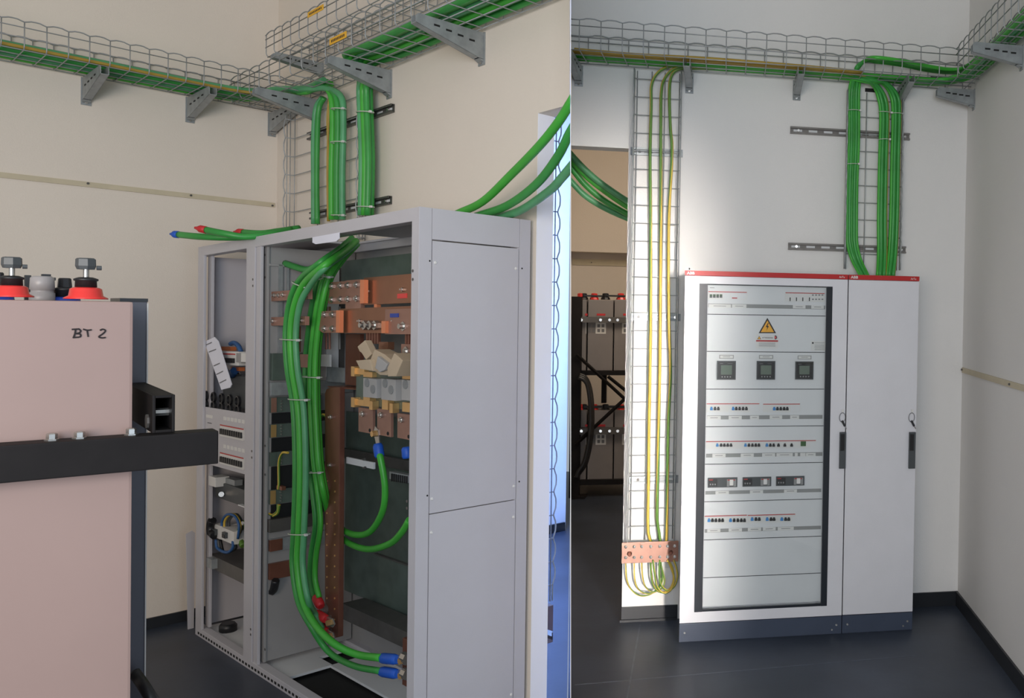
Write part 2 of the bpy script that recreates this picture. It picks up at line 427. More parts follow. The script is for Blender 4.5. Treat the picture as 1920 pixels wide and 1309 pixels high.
r1 = wire_tray(R, gR1, 'wire_cable_tray', 'galvanised wire tray of green and yellow cables running above the closed cabinets', UR-.02, ucut(R, .33, 3.15)-.02, .285, .153, .112, first=.025, cut=-1)
gR2 = lambda s, c, h: (UR-.02-c, s, 3.098+h)
r2 = wire_tray(R, gR2, 'wire_cable_tray', 'wire tray coming forward along the side wall from the corner', .03, -2.4, .15, .153, .1, first=.05)

# ---------------------------------------------------------------- tray brackets
def bracket(F, g, label, Lc, tip, H=.112, below=.025, th=.019, group=None):
    """g(s, c, h): s along the wall, c out of the wall, h up from the arm's top edge"""
    t = thing('tray_bracket', label, 'bracket', F.P(*g(0, 0, -H-below)), group)
    off = np.array(g(.003, 0, 0))-np.array(g(0, 0, 0))
    m_ = MB(F); prof = [(0, 0), (Lc-.012, 0), (Lc, -.012), (Lc, -tip), (.035, -H), (0, -H)]
    for s_ in (-th, th-.003): m_.prism([g(s_, c, h) for c, h in prof], off)
    m_.prism([g(-th, c, h) for c, h in [(.035, -H), (Lc, -tip), (Lc, -tip+.003), (.035, -H+.003)]], off*(2*th/.003))
    m_.build('arm', 'galv', t, bevel=.0007)
    m_ = MB(F).prism([g(-th-.004, c, h) for c, h in [(-.0+.0004, .004), (.006, .004), (.006, -H-below), (.0004, -H-below)]], off*((2*th+.008)/.003))
    m_.prism([g(-th, c, h) for c, h in [(.006, -H-.002), (.03, -H-.002), (.006, -H-.014)]], off*(2*th/.003))
    m_.build('wall_plate', 'galv', t)
    for i in range(4):
        c = Lc*(.2+.17*i)
        hh = -(H*(1-(c/Lc))+tip*(c/Lc))*.48
        m_ = MB(F)
        for s_ in (-th-.0012, th-.0018): m_.prism([g(s_, c+a, hh+b) for a, b in [(-.014, -.004), (.014, -.004), (.014, .004), (-.014, .004)]], off)
        m_.build('slot', 'dark_slot', t)
    MB(F).cyl(g(0, .0058, -H-below+.012), g(0, .012, -H-below+.012), .007, n=6).build('anchor_bolt', 'steel', t)
    return t
def bL(v0): return lambda s, c, h: (UL-c, v0+s, 2.916+h)
def bB(u0, w=2.908): return lambda s, c, h: (u0+s, VL-c, w+h)
bracket(L, bL(-.455), 'grey slotted bracket under the battery-side tray, further from the corner', .335, .045)
bracket(L, bL(.045), 'grey slotted bracket under the battery-side tray, nearer the corner', .345, .045)
bracket(L, bL(.50), 'grey slotted bracket low in the corner where the two trays meet', .33, .045)
bracket(L, bB(-.245), 'grey bracket crossing the corner above the wire riser', .35, .04)
bracket(L, bB(-1.03), 'grey bracket beside the green bundle that drops to the open cabinet', .33, .04)
bracket(L, bB(-1.81), 'grey bracket nearest the viewer under the trays over the open cabinet', .34, .04)
bracket(L, bB(-.30, 3.10), 'small grey bracket at the end of the upper tray', .275, .035, H=.06, below=.02)
def bF(u0): return lambda s, c, h: (u0+s, VR-c, 3.092+h)
bracket(R, bF(-.635), 'grey bracket over the doorway to the battery room', .33, .045, H=.085)
bracket(R, bF(-.01), 'grey bracket beside the three yellow and green earth wires', .33, .045, H=.085)
bracket(R, bF(.625), 'grey bracket over the glazed cabinet, between the two wire risers', .33, .045, H=.085)
bracket(R, bF(1.268), 'grey bracket at the cable riser over the narrow cabinet', .33, .045, H=.085)
def bS(v0, w): return lambda s, c, h: (UR-c, v0+s, w+h)
bracket(R, bS(.215, 3.075), 'grey slotted bracket on the side wall in the far corner', .24, .05, H=.09)
bracket(R, bS(-.62, 3.085), 'grey slotted bracket on the side wall nearer the viewer', .27, .05, H=.09)

# ---------------------------------------------------------------- slotted rails and risers
def strut(F, label, u0, u1, v, w, hgt=.041, m1='rail_dark', m2='galv'):
    t = thing('slotted_rail', label, 'mounting rail', F.P((u0+u1)/2, v, w-hgt/2))
    m_ = MB(F).box(u0, u1, v-.003, v-.0004, w-hgt/2, w+hgt/2).box(u0, u1, v-.021, v-.003, w+hgt/2-.003, w+hgt/2).box(u0, u1, v-.021, v-.003, w-hgt/2, w-hgt/2+.003)
    m_.box(u0, u1, v-.021, v-.018, w+hgt/2-.010, w+hgt/2-.003).box(u0, u1, v-.021, v-.018, w-hgt/2+.003, w-hgt/2+.010)
    m_.build('channel', m1, t)
    n = max(2, int((u1-u0)/.085)); pr = None
    for i in range(n):
        c = u0+(u1-u0)*(i+.5)/n
        if pr is None: pr = MB(F).box(c-.026, c+.026, v-.0042, v-.003, w-.006, w+.006).build('slot', 'panel_grey', t); c0 = c
        else: again(pr, F.P(c, 0, 0)-F.P(c0, 0, 0))
    for c in (u0+.05, u1-.03): MB(F).cyl((c, v-.003, w), (c, v-.014, w), .008, n=6).build('bolt', 'steel', t)
strut(L, 'upper slotted rail behind the riser over the open cabinet', -1.08, -.16, VL, 2.715)
strut(L, 'lower slotted rail behind the riser over the open cabinet', -1.065, -.2, VL, 2.262)
strut(R, 'upper long slotted rail behind the green cables over the narrow cabinet', .59, 1.332, VR, 2.808, m1='rail_mid')
strut(R, 'lower long slotted rail behind the green cables over the narrow cabinet', .59, 1.322, VR, 2.138, m1='rail_mid')
strut(R, 'short slotted rail behind the earth wire riser, topmost of three', -.338, -.042, VR, 2.64, m1='galv')
strut(R, 'short slotted rail behind the earth wire riser, middle of three', -.33, -.04, VR, 1.716, m1='galv')
strut(R, 'short slotted rail behind the earth wire riser, lowest of three', -.32, -.038, VR, .80, m1='galv')
gV1 = lambda s, c, h: (-.005-c, VL-.024-h, s)
wire_tray(L, gV1, 'wire_riser', 'upright wire mesh riser against the wall over the open cabinet', 2.86, 2.075, .85, .05, .106, first=.03)
gV2 = lambda s, c, h: (-.318+c, VR-.024-h, s)
wire_tray(R, gV2, 'wire_riser', 'tall upright wire riser with three yellow and green wires beside the doorway', 3.085, .465, .265, .05, .1, first=.045, bow=.012)
gV3 = lambda s, c, h: (.93+c, VR-.024-h, s)
wire_tray(R, gV3, 'wire_riser', 'upright wire riser packed with green cables over the narrow cabinet', 3.05, 2.015, .345, .05, .1, first=.045, bow=.012)
gV4 = lambda s, c, h: (-2.13+c, VL+.105+h, s)
wire_tray(L, gV4, 'wire_riser', 'wavy edge of a wire riser glimpsed through the blue-lit opening', 2.75, .45, .15, .065, .1, bow=.012)
pbox(R, 1745, 143, 1806, 156, VR-.001, .0008).build('wall_opening', 'dark_slot'); tag(bpy.data.objects['wall_opening'], kind='structure')
pbox(R, 1622, 165, 1650, 174, VR-.001, .0008).build('wall_opening', 'dark_slot'); tag(bpy.data.objects['wall_opening.001'], kind='structure')

# ================================================================ THE OPEN CABINET
CU0, CW0, CH = -2.185, FL, 2.06
D = .50
cab = thing('electrical_cabinet', 'tall open grey electrical cabinet with copper bars and bare frame', 'cabinet', L.P(-1.09, .25, FL))
def cp(name, mb, m='cabinet_paint', par=None, bevel=0.0, smooth=False): return mb.build(name, m, cab if par is None else par, bevel=bevel, smooth=smooth)
def UX(x, y, v=0): return L.on(x, y, v=v)[0]
# frame
post = lambda u0, u1, v0, v1: MB(L).box(u0, u1, v0, v1, FL+.04, CH-.045)
cp('corner_post', post(-.085, 0, 0, .014), bevel=.003)
cp('corner_post', post(-.085, 0, D-.05, D), bevel=.003)
cp('corner_post', post(CU0, -2.14, 0, .052), bevel=.003)
cp('corner_post', post(CU0, -2.14, D-.05, D), bevel=.003)
cp('middle_post', post(-.742, -.641, 0, .045), bevel=.003)
cp('middle_post', post(-.80, -.752, .004, .018), bevel=.003)
cp('inner_post', MB(L).box(L.on(500,600,v=.03)[0], L.on(493,600,v=.03)[0], .03, .042, FL+.05, CH-.05), 'cabinet_grey', bevel=.002)
cp('inner_post', MB(L).box(L.on(396, 600, v=.035)[0], L.on(390, 600, v=.035)[0], .035, .05, FL+.05, CH-.05), 'cabinet_paint', bevel=.002)
cp('inner_post', MB(L).box(-2.135, -2.115, .06, .085, FL+.05, CH-.05), 'cabinet_grey', bevel=.002)
cp('top_beam', MB(L).box(CU0, 0, 0, .05, CH-.05, CH), bevel=.004)
cp('top_beam', MB(L).box(CU0, 0, D-.05, D, CH-.05, CH), bevel=.004)
cp('bottom_beam', MB(L).box(CU0, 0, 0, .045, FL, FL+.045), bevel=.003)
cp('bottom_beam', MB(L).box(CU0, 0, D-.045, D, FL, FL+.045), bevel=.003)
pr = None
for i in range(56):
    u = -.05-i*.037
    if pr is None: pr = cp('vent_slot', MB(L).box(u-.011, u+.011, -.0008, .001, FL+.012, FL+.024), 'dark_slot'); uu = u
    else: again(pr, L.P(u, 0, 0)-L.P(uu, 0, 0))
cp('roof_panel', MB(L).holed(CU0, 0, .05, D, CH-.012, CH-.002, [(-1.3, -.85, .24, .44)], axis='w'), 'cabinet_paint')
cp('floor_plate', MB(L).holed(CU0, 0, .045, D-.045, FL+.018, FL+.03, [(-2.05, -1.02, .055, .26), (-1.02, -.88, .27, .42)], axis='w'), 'panel_grey')
cp('plinth_floor', MB(L).box(CU0+.01, -.01, .01, D-.01, FL+.001, FL+.004), 'dark_slot')
cp('back_panel', MB(L).box(-.742, -.013, .33, .338, FL+.045, CH-.05), 'cabinet_paint')
cp('back_panel', MB(L).box(CU0+.02, -.748, D-.012, D-.002, FL+.045, CH-.05), 'cabinet_grey')
cp('side_panel', MB(L).box(-.012, -.002, .05, D-.05, FL+.045, CH-.05), 'cabinet_paint')
# side towards the viewer: post faces, top plate and two sheets with open joints
z0 = CU0-.006
def sp(name, v0, v1, w0, w1, m='cabinet_paint', t=.012): return cp(name, MB(L).box(z0, z0+t, v0, v1, w0, w1), m, bevel=.0015)
sp('side_post_cover', 0, .053, FL, CH)
sp('side_post_cover', .458, .512, FL, CH)
sp('side_panel', .055, .456, 1.945, CH)
sp('side_panel', .057, .453, .931, 1.940)
sp('side_panel', .057, .453, FL+.01, .9275)
for v, w in ((.057+.012, 1.86), (.44, 1.86), (.066, .985), (.444, .985), (.066, .86), (.444, .86), (.066, .14), (.444, .14)):
    cp('rivet', MB(L).cyl((z0, v, w), (z0-.004, v, w), .0065, .004, n=10), 'white_plastic', smooth=False)
for v, w in ((.045, 1.865), (.47, 1.862), (.046, 1.0), (.47, 1.0)): cp('screw_hole', MB(L).cyl((z0-.0004, v, w), (z0-.0012, v, w), .0035, n=8), 'dark_slot')
for x, y in ((774, 508), (774, 524), (763, 940), (763, 953), (474, 524), (474, 536), (472, 846), (472, 858), (470, 1180), (470, 1190)):
    u, _, w = L.on(x, y, v=-.0004); cp('screw_hole', MB(L).cyl((u, -.0004, w), (u, -.0014, w), .006, n=8), 'rail_dark')
for y in (478, 520, 836, 890, 1218): 
    u, _, w = L.on(497, y, v=.029); cp('screw_hole', MB(L).cyl((u, .029, w), (u, .0275, w), .006, n=8), 'rail_dark')
# slanted white card hanging from the top beam
cp('paper_card', MB(L).prism([tuple(L.on(x, y, v=-.002)) for x, y in ((587, 445), (637, 436), (637, 448), (631, 453), (593, 458), (587, 455))], (0, -.003, 0)), 'paper')

# --- left module
bl = cp('blind_panel', MB(L).holed(-.645, -.088, .904, 1.205, .012, .024, []), 'cabinet_paint', bevel=.0015)
def brk_row(y0, y1):
    a, b = L.on(415, y0, v=.012), L.on(459, y1, v=.012)
    st = MB(L).box(b[0], a[0], .006, .012, a[2]-.012-.022, a[2]+.026).build('breaker_strip', 'white_plastic', cab)
    MB(L).box(b[0], a[0], .0045, .006, a[2]+.02, a[2]+.026).build('red_line', 'red_strip', st)
    n = 10; pr = None
    for i in range(n):
        u = a[0]-(a[0]-b[0])*(i+.7)/(n+.6)
        if pr is None: pr = MB(L).prism([(u-.011, .006, a[2]-.022), (u+.011, .006, a[2]-.022), (u+.008, .006, a[2]+.006), (u-.008, .006, a[2]+.006)], (0, -.008, 0)).build('toggle', 'black_plastic', st); uu = u
        else: again(pr, L.P(u, 0, 0)-L.P(uu, 0, 0), st)
    for i in range(6):
        u = a[0]-.03-(a[0]-b[0])*i/6.4
        MB(L).box(u-.034, u, .0105, .012, a[2]+.05, a[2]+.068).build('label_tab', 'white_plastic', bl)
brk_row(805, 809); brk_row(857, 862)
MB(L).box(-.19, -.10, .0112, .012, 1.150, 1.166).build('label_tab', 'white_plastic', bl)
MB(L).box(-.18, -.12, .0112, .012, 1.122, 1.125).build('label_tab', 'ink', bl)
MB(L).prism([(-.165, .012, 1.07), (-.145, .012, 1.07), (-.155, .012, 1.095)], (0, -.0012, 0)).build('warning_mark', 'ink', bl)
# socket block: five by two black round sockets
sb = cp('socket_block', MB(L).box(-.645, -.088, .10, .30, 1.205, 1.375), 'grey_plastic', bevel=.003)
pr = None
for i in range(5):
    for j in range(2):
        x = 387+i*15.3; y = 742+i*2.6+j*17-(.0)
        u, _, w = L.on(x, y, v=.03)
        if pr is None:
            pr = MB(L).lathe((u, .031, w), (u, .0, w), [(0, .027), (.012, .027), (.014, .021), (.006, .02)], n=12).build('socket', 'black_plastic', sb); p0 = (u, w)
        else: again(pr, L.P(u, 0, w)-L.P(p0[0], 0, p0[1]), sb)
# terminal block with small breakers and stray wires
tb = cp('breaker_block', pbox(L, 403, 658, 447, 686, .055, .06), 'white_plastic', bevel=.002)
a, b = L.on(403, 668, v=.055), L.on(441, 674, v=.055)
for i in range(10):
    u = a[0]-(a[0]-b[0])*(i+.5)/10
    MB(L).box(u-.010, u+.010, .045, .055, a[2]-.030, a[2]-.006).build('toggle', 'black_plastic', tb)
MB(L).box(b[0], a[0], .052, .055, a[2]+.012, a[2]+.018).build('red_line', 'red_strip', tb)
cp('end_stop', pbox(L, 443, 662, 452, 680, .053, .05), 'cabinet_grey')
cp('mounting_tab', pbox(L, 452, 662, 461, 679, .02, .006), 'white_plastic')
for j, (x0, y0, x1, y1, m_) in enumerate(((415, 650, 432, 658, 'orange_wire'), (433, 688, 448, 696, 'orange_wire'))): cp('orange_duct', pbox(L, x0, y0, x1, y1, .10, .03), m_)
cp('blue_wire', MB(L).tube([L.on(x, y, v=.09) for x, y in ((432, 645), (440, 643), (448, 650), (452, 660))], .012, n=6), 'blue_wire', smooth=True)
cp('blue_wire', MB(L).tube([L.on(x, y, v=.09) for x, y in ((417, 690), (424, 700), (434, 702), (440, 695))], .022, n=6), 'blue_wire', smooth=True)
cp('screw', MB(L).tube([L.on(445, 698, v=.12), L.on(450, 703, v=.12)], .007, n=6), 'steel')
# folded paper strip standing on the sockets
pp = [tuple(L.on(x, y, v=.016)) for x, y in ((383, 641), (402, 632), (409, 640), (434, 721), (431, 727), (415, 731))]
o = tag(MB(L).prism(pp, (0, .004, 0)).build('folded_paper', 'paper'), 'white folded paper strip leaning on the black sockets in the open cabinet', 'paper')
for i, (x0, y0, x1, y1) in enumerate(((386, 647, 397, 642), (392, 660, 405, 655), (401, 686, 412, 681), (406, 702, 418, 696), (412, 718, 424, 712))):
    p, q_ = L.on(x0, y0, v=.0150), L.on(x1, y1, v=.0150)
    MB(L).tube([p, q_], .003, n=4).build('printed_line', 'ink_grey', o)
# lower left module: supply box, contactors with wires, shelf
bx = cp('supply_box', pbox(L, 404, 902, 480, 958, .07, .2), 'grey_plastic', bevel=.004)
MB(L).box(-.31, -.10, .08, .12, .80, .83).build('box_bracket', 'galv', bx)
cp('small_breaker', pbox(L, 391, 892, 404, 914, .03, .07), 'white_plastic', bevel=.002)
cp('drawer_lock', MB(L).cyl(L.on(415, 927, v=.0695), L.on(415, 927, v=.055), .014, n=10), 'steel')
cp('sheet_edge', pbox(L, 446, 948, 461, 951, .05, .2), 'panel_grey')
sh = cp('equipment_shelf', MB(L).box(-.72, -.05, .05, .325, .335, .405), 'rail_dark', bevel=.002)
MB(L).box(-.17, -.10, .02, .05, .35, .40).build('shelf_clip', 'galv', sh)
for x0, y0, x1, y1 in ((401, 982, 413, 1012), (414, 988, 438, 1022)):
    c_ = cp('contactor', pbox(L, x0, y0, x1, y1, .06, .09), 'white_plastic', bevel=.003)
    u, _, w = L.on((x0+x1)/2-2, y0+15, v=.059); MB(L).box(u-.02, u+.02, .045, .06, w-.015, w+.015).build('terminal', 'grey_plastic', c_)
    MB(L).box(u-.016, u+.016, .043, .0455, w-.012, w+.004).build('toggle', 'black_plastic', c_)
for k, (m_, dx) in enumerate((('blue_wire', 0), ('pe_yellow', 5), ('grey_plastic', 9), ('grey_plastic', 13), ('boot_red', 7))):
    cp('control_wire', MB(L).tube([L.on(x, y, v=.07+.008*k) for x, y in ((416+dx, 990), (417+dx, 976), (426+dx, 965), (440+dx*.6, 968), (448+dx*.5, 985), (446, 1010))], .007, n=6), m_, smooth=True)
for k, m_ in enumerate(('blue_wire', 'grey_plastic', 'black_plastic')):
    cp('control_wire', MB(L).tube([L.on(x, y, v=.06+.008*k) for x, y in ((405+4*k, 1012), (408+5*k, 1028+3*k), (425, 1036), (436+3*k, 1028), (437, 1015))], .008, n=6), m_, smooth=True)
cp('cable_clump', MB(L).tube([L.on(x, y, v=.045) for x, y in ((398, 975), (395, 985), (396, 998), (402, 1004))], .022, n=8), 'black_plastic', smooth=True)
cp('green_lead', MB(L).tube([L.on(x, y, v=.10) for x, y in ((457, 980), (450, 995), (450, 1010), (456, 1024))], .016, n=6), 'pe_green', smooth=True)
cp('white_lead', MB(L).tube([L.on(x, y, v=.09) for x, y in ((455, 980), (447, 1000), (448, 1015))], .009, n=6), 'white_plastic', smooth=True)
cp('rubber_foot', MB(L).lathe((-.16, .11, FL+.03), (-.16, .11, 1), [(0, .045), (.03, .045), (.042, .035)], n=14), 'black_plastic', smooth=True)

# --- right module: rails and plates at the back, read at depth v
def plate(name, x0, y0, x1, y1, v, m_, d=.006): return cp(name, pbox(L, x0, y0, x1, y1, v, d), m_, bevel=.0015)
PU = -.80
cp('partition_panel', MB(L).box(PU, PU+.006, .045, D-.02, FL+.05, CH-.05), 'cabinet_grey')
def side_rail(name, y0, y1, v0, v1, m_, d=.012, x=497):
    a_, b_ = L.on(x, y0, u=PU-d), L.on(x, y1, u=PU-d)
    return cp(name, MB(L).box(PU-d, PU-.0005, v0, v1, b_[2], a_[2]), m_, bevel=.0015)
for v0, v1, m_ in ((.085, .105, 'galv'), (.125, .135, 'galv'), (.33, .39, 'panel_grey'), (.395, .42, 'rail_dark')): cp('upright_rail', MB(L).box(PU-.012, PU-.0005, v0, v1, 1.38, 1.93), m_)
side_rail('cross_rail', 494, 498, .04, .25, 'cabinet_grey')
side_rail('wiring_duct', 663, 714, .05, .26, 'zinc_green', .03)
side_rail('cross_rail', 718, 743, .045, .46, 'galv', .03)
for y0, y1, t_, vv in ((746, 775, 'copper', .30), (797, 822, 'brass', .33), (850, 876, 'zinc_green', .33), (921, 948, 'brass', .33)):
    p = side_rail('cross_rail', y0, y1, .05, vv, 'zinc_green', .02)
    a_, b_ = L.on(497, y0, u=PU-.02), L.on(497, y1, u=PU-.02)
    MB(L).box(PU-.024, PU-.0205, .05, .075, b_[2]+.002, a_[2]-.002).build('end_tab', t_, p)
    pr = None
    for i in range(4):
        o = MB(L).cyl((PU-.0205, .10+.0*i, b_[2]+.012+.014*i), (PU-.025, .10, b_[2]+.012+.014*i), .004, n=6).build('screw', 'steel', p)
for y0, y1 in ((776, 796), (823, 849), (877, 920), (949, 976)): side_rail('back_cover', y0, y1, .06, .34, 'black_plastic', .006)
side_rail('cross_rail', 977, 1001, .045, .33, 'rail_dark', .03)
p = side_rail('cross_rail', 1014, 1038, .05, .33, 'galv', .02); side_rail('copper_tab', 1015, 1037, .05, .11, 'copper_dark', .024)
side_rail('cross_rail', 1060, 1090, .05, .20, 'copper_dark', .02)
plate('mounting_plate', 640, 490, 772, 520, .36, 'zinc_green', .004)
cp('black_lead', MB(L).tube([L.on(x, y, v=.07) for x, y in ((503, 1090), (506, 1106), (512, 1108), (517, 1088))], .018, n=6), 'black_plastic', smooth=True)
for pth in (((540, 849), (529, 850), (523, 868), (523, 905), (522, 918)), ((498, 957), (510, 966), (520, 958), (521, 946)), ((524, 947), (521, 962), (512, 968))):
    cp('earth_lead', MB(L).tube([L.on(x, y, v=.055) for x, y in pth], .006, n=6, two=True), ['pe_yellow', 'pe_green'], smooth=True)
plate('terminal_clamp', 518, 910, 528, 920, .055, 'copper_dark', .02)
plate('steel_plate', 594, 664, 618, 688, .24, 'white_plastic', .01)
plate('steel_plate', 612, 688, 645, 718, .30, 'galv', .01)
for x in (612, 618, 637): cp('round_bar', MB(L).tube([L.on(x, 575, v=.28), L.on(x, 655, v=.28)], .006, n=6), 'copper_dark' if x < 630 else 'rail_dark')
cp('earth_lead', MB(L).tube([L.on(x, y, v=.2) for x, y in ((600, 782), (607, 778), (614, 782))], .008, n=6, two=True), ['pe_yellow', 'pe_green'], smooth=True)
# copper bars
def bolts(par, pts, v, r=.014, m_='steel', d=.016):
    for x, y in pts:
        u, _, w = L.on(x, y, v=v)
        b_ = MB(L).cyl((u, v, w), (u, v-d*.5, w), r, n=6).cyl((u, v-d*.5, w), (u, v-d, w), r*.55, n=8).build('bolt', m_, par)
b1 = plate('copper_busbar', 508, 547, 578, 561, .055, 'copper', .02); bolts(b1, ((516, 554), (524, 554), (532, 553), (573, 554)), .055, .01)
b2 = plate('copper_busbar', 503, 595, 572, 610, .055, 'copper', .02); bolts(b2, ((506, 602), (513, 602), (566, 601)), .055, .01)
plate('copper_drop_bar', 548, 612, 556, 660, .10, 'copper_dark', .02)
plate('copper_drop_bar', 558, 664, 582, 690, .12, 'copper', .02)
c1 = cp('copper_joint', MB(L).prism([tuple(L.on(x, y, v=.15)) for x, y in ((615, 530), (648, 527), (648, 570), (618, 570), (605, 562), (605, 545))], (0, .02, 0)), 'copper')
bolts(c1, ((624, 537), (640, 536), (624, 562), (640, 561)), .15)
c2 = plate('copper_joint', 648, 526, 676, 579, .13, 'copper', .02); bolts(c2, ((654, 535), (670, 534), (654, 561), (670, 560)), .13)
plate('copper_bar_edge', 675, 525, 682, 569, .11, 'copper_edge', .02)
t1 = plate('copper_busbar', 682, 521, 772, 568, .14, 'copper_bright', .02); bolts(t1, ((690, 546), (756, 543)), .14, .008)
MB(L).box(*(lambda a, b: (b[0], a[0]))(L.on(746, 551, v=.139), L.on(763, 558, v=.139)), .136, .14, L.on(763, 559, v=.139)[2], L.on(746, 551, v=.139)[2]).build('red_label', 'red_plastic', t1)
plate('copper_spacer', 701, 570, 706, 580, .14, 'copper_edge', .02)
c3 = cp('copper_joint', MB(L).prism([tuple(L.on(x, y, v=.12)) for x, y in ((603, 584), (630, 582), (630, 624), (605, 624), (597, 618), (597, 590))], (0, .02, 0)), 'copper')
bolts(c3, ((610, 590), (625, 590), (610, 616), (625, 616)), .12)
plate('copper_bar_edge', 630, 582, 636, 624, .10, 'copper_edge', .02)
t2_ = plate('copper_busbar', 636, 579, 772, 625, .13, 'copper_bright', .02); bolts(t2_, ((676, 602), (740, 602)), .13, .008); bolts(t2_, ((688, 610), (698, 610), (708, 610), (762, 612)), .13, .02, d=.035)
t2b = plate('copper_plate', 722, 580, 772, 627, .115, 'copper', .012)
MB(L).box(*(lambda a, b: (b[0], a[0]))(L.on(732, 588, v=.113), L.on(747, 595, v=.113)), .111, .115, L.on(747, 595, v=.113)[2], L.on(732, 588, v=.113)[2]).build('blue_label', 'blue_plastic', t2b)
plate('copper_bar_edge', 715, 602, 722, 625, .10, 'copper_edge', .02)
plate('copper_drop_bar', 648, 626, 674, 724, .25, 'copper_dark', .02)
for i in range(5): plate('flexible_link', 686+i*5, 624, 689+i*5, 645, .14, 'copper_dark', .012)
for i in range(3): plate('flexible_link', 759+i*5, 626, 762+i*5, 645, .14, 'copper_dark', .012)
plate('copper_terminal', 710, 641, 727, 656, .14, 'copper_bright', .03)
k = plate('copper_terminal', 752, 645, 772, 690, .14, 'copper', .03); bolts(k, ((763, 659),), .14, .02)
# big upright bar with a rounded top that turns back
ub = MB(L); bu = [tuple(L.on(x, y, v=.16)) for x, y in ((609, 738), (612, 730), (618, 727), (637, 726), (634, 1195), (609, 1202))]
ub.prism(bu, (0, .025, 0)); ub = cp('copper_upright_bar', ub, 'copper_dark', bevel=.003)
plate('copper_upright_return', 614, 724, 674, 732, .18, 'copper_dark', .10)
for j in range(15):
    y = 902+j*20
    for x in (613.5-j*.05, 628-j*.05):
        if y < 1180: 
            u, _, w = L.on(x, y, v=.159); MB(L).cyl((u, .16, w), (u, .157, w), .0045, n=6).build('bar_hole', 'brass', ub)
bolts(ub, ((622, 782), (621, 872)), .16, .01)
bolts(ub, ((611, 1142), (620, 1164), (620, 1188)), .16, .026, d=.03)
# fuse switches
def brassy(x0, y0, x1, y1, v): plate('brass_contact', x0, y0, x1, y1, v, 'brass', .03)
plate('fuse_base', 668, 690, 772, 770, .15, 'zinc_green', .02)
for x0, y0, x1, y1 in ((658, 687, 664, 706), (664, 690, 683, 703), (681, 697, 698, 708), (658, 745, 664, 764), (664, 748, 683, 762), (681, 744, 693, 763), (692, 752, 698, 769), (716, 749, 727, 769), (730, 756, 736, 775), (754, 694, 772, 712), (754, 754, 772, 774)): brassy(x0, y0, x1, y1, .12 if y1-y0 > 14 else .13)
for x0, y0, x1, y1 in ((681, 709, 706, 747), (715, 710, 741, 752), (753, 712, 772, 752)):
    f_ = plate('ceramic_fuse', x0, y0, x1, y1, .10, 'ceramic', .06)
    for x, y in ((x0+7, y0+9), (x0+18, y0+21)):
        if x < 770:
            u, _, w = L.on(x, y, v=.099); MB(L).cyl((u, .10, w), (u, .097, w), .018, n=14).build('fuse_disc', 'strip_grey', f_)
for x0, y0, x1, y1 in ((672, 764, 699, 814), (707, 766, 733, 820), (745, 775, 772, 826)):
    c_ = cp('copper_tail', MB(L).prism([tuple(L.on(x, y, v=.13)) for x, y in ((x0, y0), (x1, y0+3), (x1, y1), (x0, y1-5))], (0, .012, 0)), 'copper', bevel=.001)
    bolts(c_, (((x0+x1)/2-4, y0+12),), .13, .012)
    u, _, w = L.on(x1-6, y1-7, v=.129); MB(L).cyl((u, .13, w), (u, .1285, w), .008, n=8).build('hole', 'dark_slot', c_)
def wedge(pts, v, d, m_='beige_plastic'): return cp('fuse_cover', MB(L).prism([tuple(L.on(x, y, v=v)) for x, y in pts], (0, d, 0)), m_, bevel=.003)
wedge(((670, 650), (684, 638), (697, 664), (686, 675), (678, 662), (674, 659)), .07, .03)
wedge(((667, 676), (693, 674), (699, 696), (675, 692)), .04, .03)
wedge(((694, 675), (702, 655), (720, 664), (737, 678), (726, 704), (712, 703), (699, 694)), .06, .07)
wedge(((726, 690), (739, 662), (755, 676), (742, 706), (727, 706)), .035, .07)
wedge(((703, 690), (708, 668), (727, 683), (721, 694), (712, 698)), .045, .02, 'ceramic')
# low right interior
plate('cover_plate', 649, 857, 700, 880, .20, 'panel_grey', .01); bolts(bpy.data.objects['cover_plate'], ((685, 861), (686, 877)), .20, .006, 'rail_dark')
plate('dark_panel', 640, 770, 772, 1160, .44, 'zinc_green', .01)
plate('perforated_duct', 730, 884, 765, 906, .24, 'galv', .03)
for i in range(8): plate('duct_slot', 733+i*4, 888+i*.7, 735+i*4, 903+i*.6, .236, 'dark_slot', .004)
plate('cross_rail', 640, 858, 765, 864, .40, 'rail_dark', .02); plate('perforated_duct', 700, 1040, 765, 1060, .34, 'rail_dark', .02)
plate('metal_tray', 640, 1160, 772, 1190, .30, 'rail_dark', .12)
for i, (x, y) in enumerate(((757, 1232), (757, 1262))):
    u, _, w = L.on(x, y, v=.10); cp('terminal_stud', MB(L).cyl((u, .10, w), (u-.03, .10, w), .022, n=8), 'steel')
plate('copper_end_bar', 755, 1196, 766, 1290, .14, 'copper_dark', .02)

# ================================================================ CABLES
def cable(F, name, label, cat, pts, r, m_, group=None, n=10, two=False, twist=0.0, cut=0, parent=None, sub=6):
    mb = MB(F); mb.cut = cut
    o = mb.tube(pts, r, n=n, two=two, twist=twist, sub=sub).build(name, m_, parent, smooth=True)
    return tag(o, label, cat, group) if label else o
def tie(F, name, label, c0, c1, v, group, r=.003):
    """a cable tie: a flat loop around a bundle seen between two points of the photo"""
    a, b = np.array(F.on(*c0, v=v)), np.array(F.on(*c1, v=v)); ctr = (a+b)/2; half = (b-a)/2
    pts = [ctr+half*math.cos(t)*1.08+np.array([0, -.028*math.sin(t), 0]) for t in np.linspace(0, 2*math.pi, 15)]
    t_ = thing(name, label, 'cable tie', F.P(*ctr), group)
    MB(F).tube(pts, r, n=5, sub=2).build('strap', 'tie_plastic', t_, smooth=True)
    e = ctr+half*1.1+np.array([0, -.012, 0])
    MB(F).box(e[0]-.006, e[0]+.006, e[1]-.006, e[1]+.006, e[2]-.005, e[2]+.005).build('lock', 'white_plastic', t_)
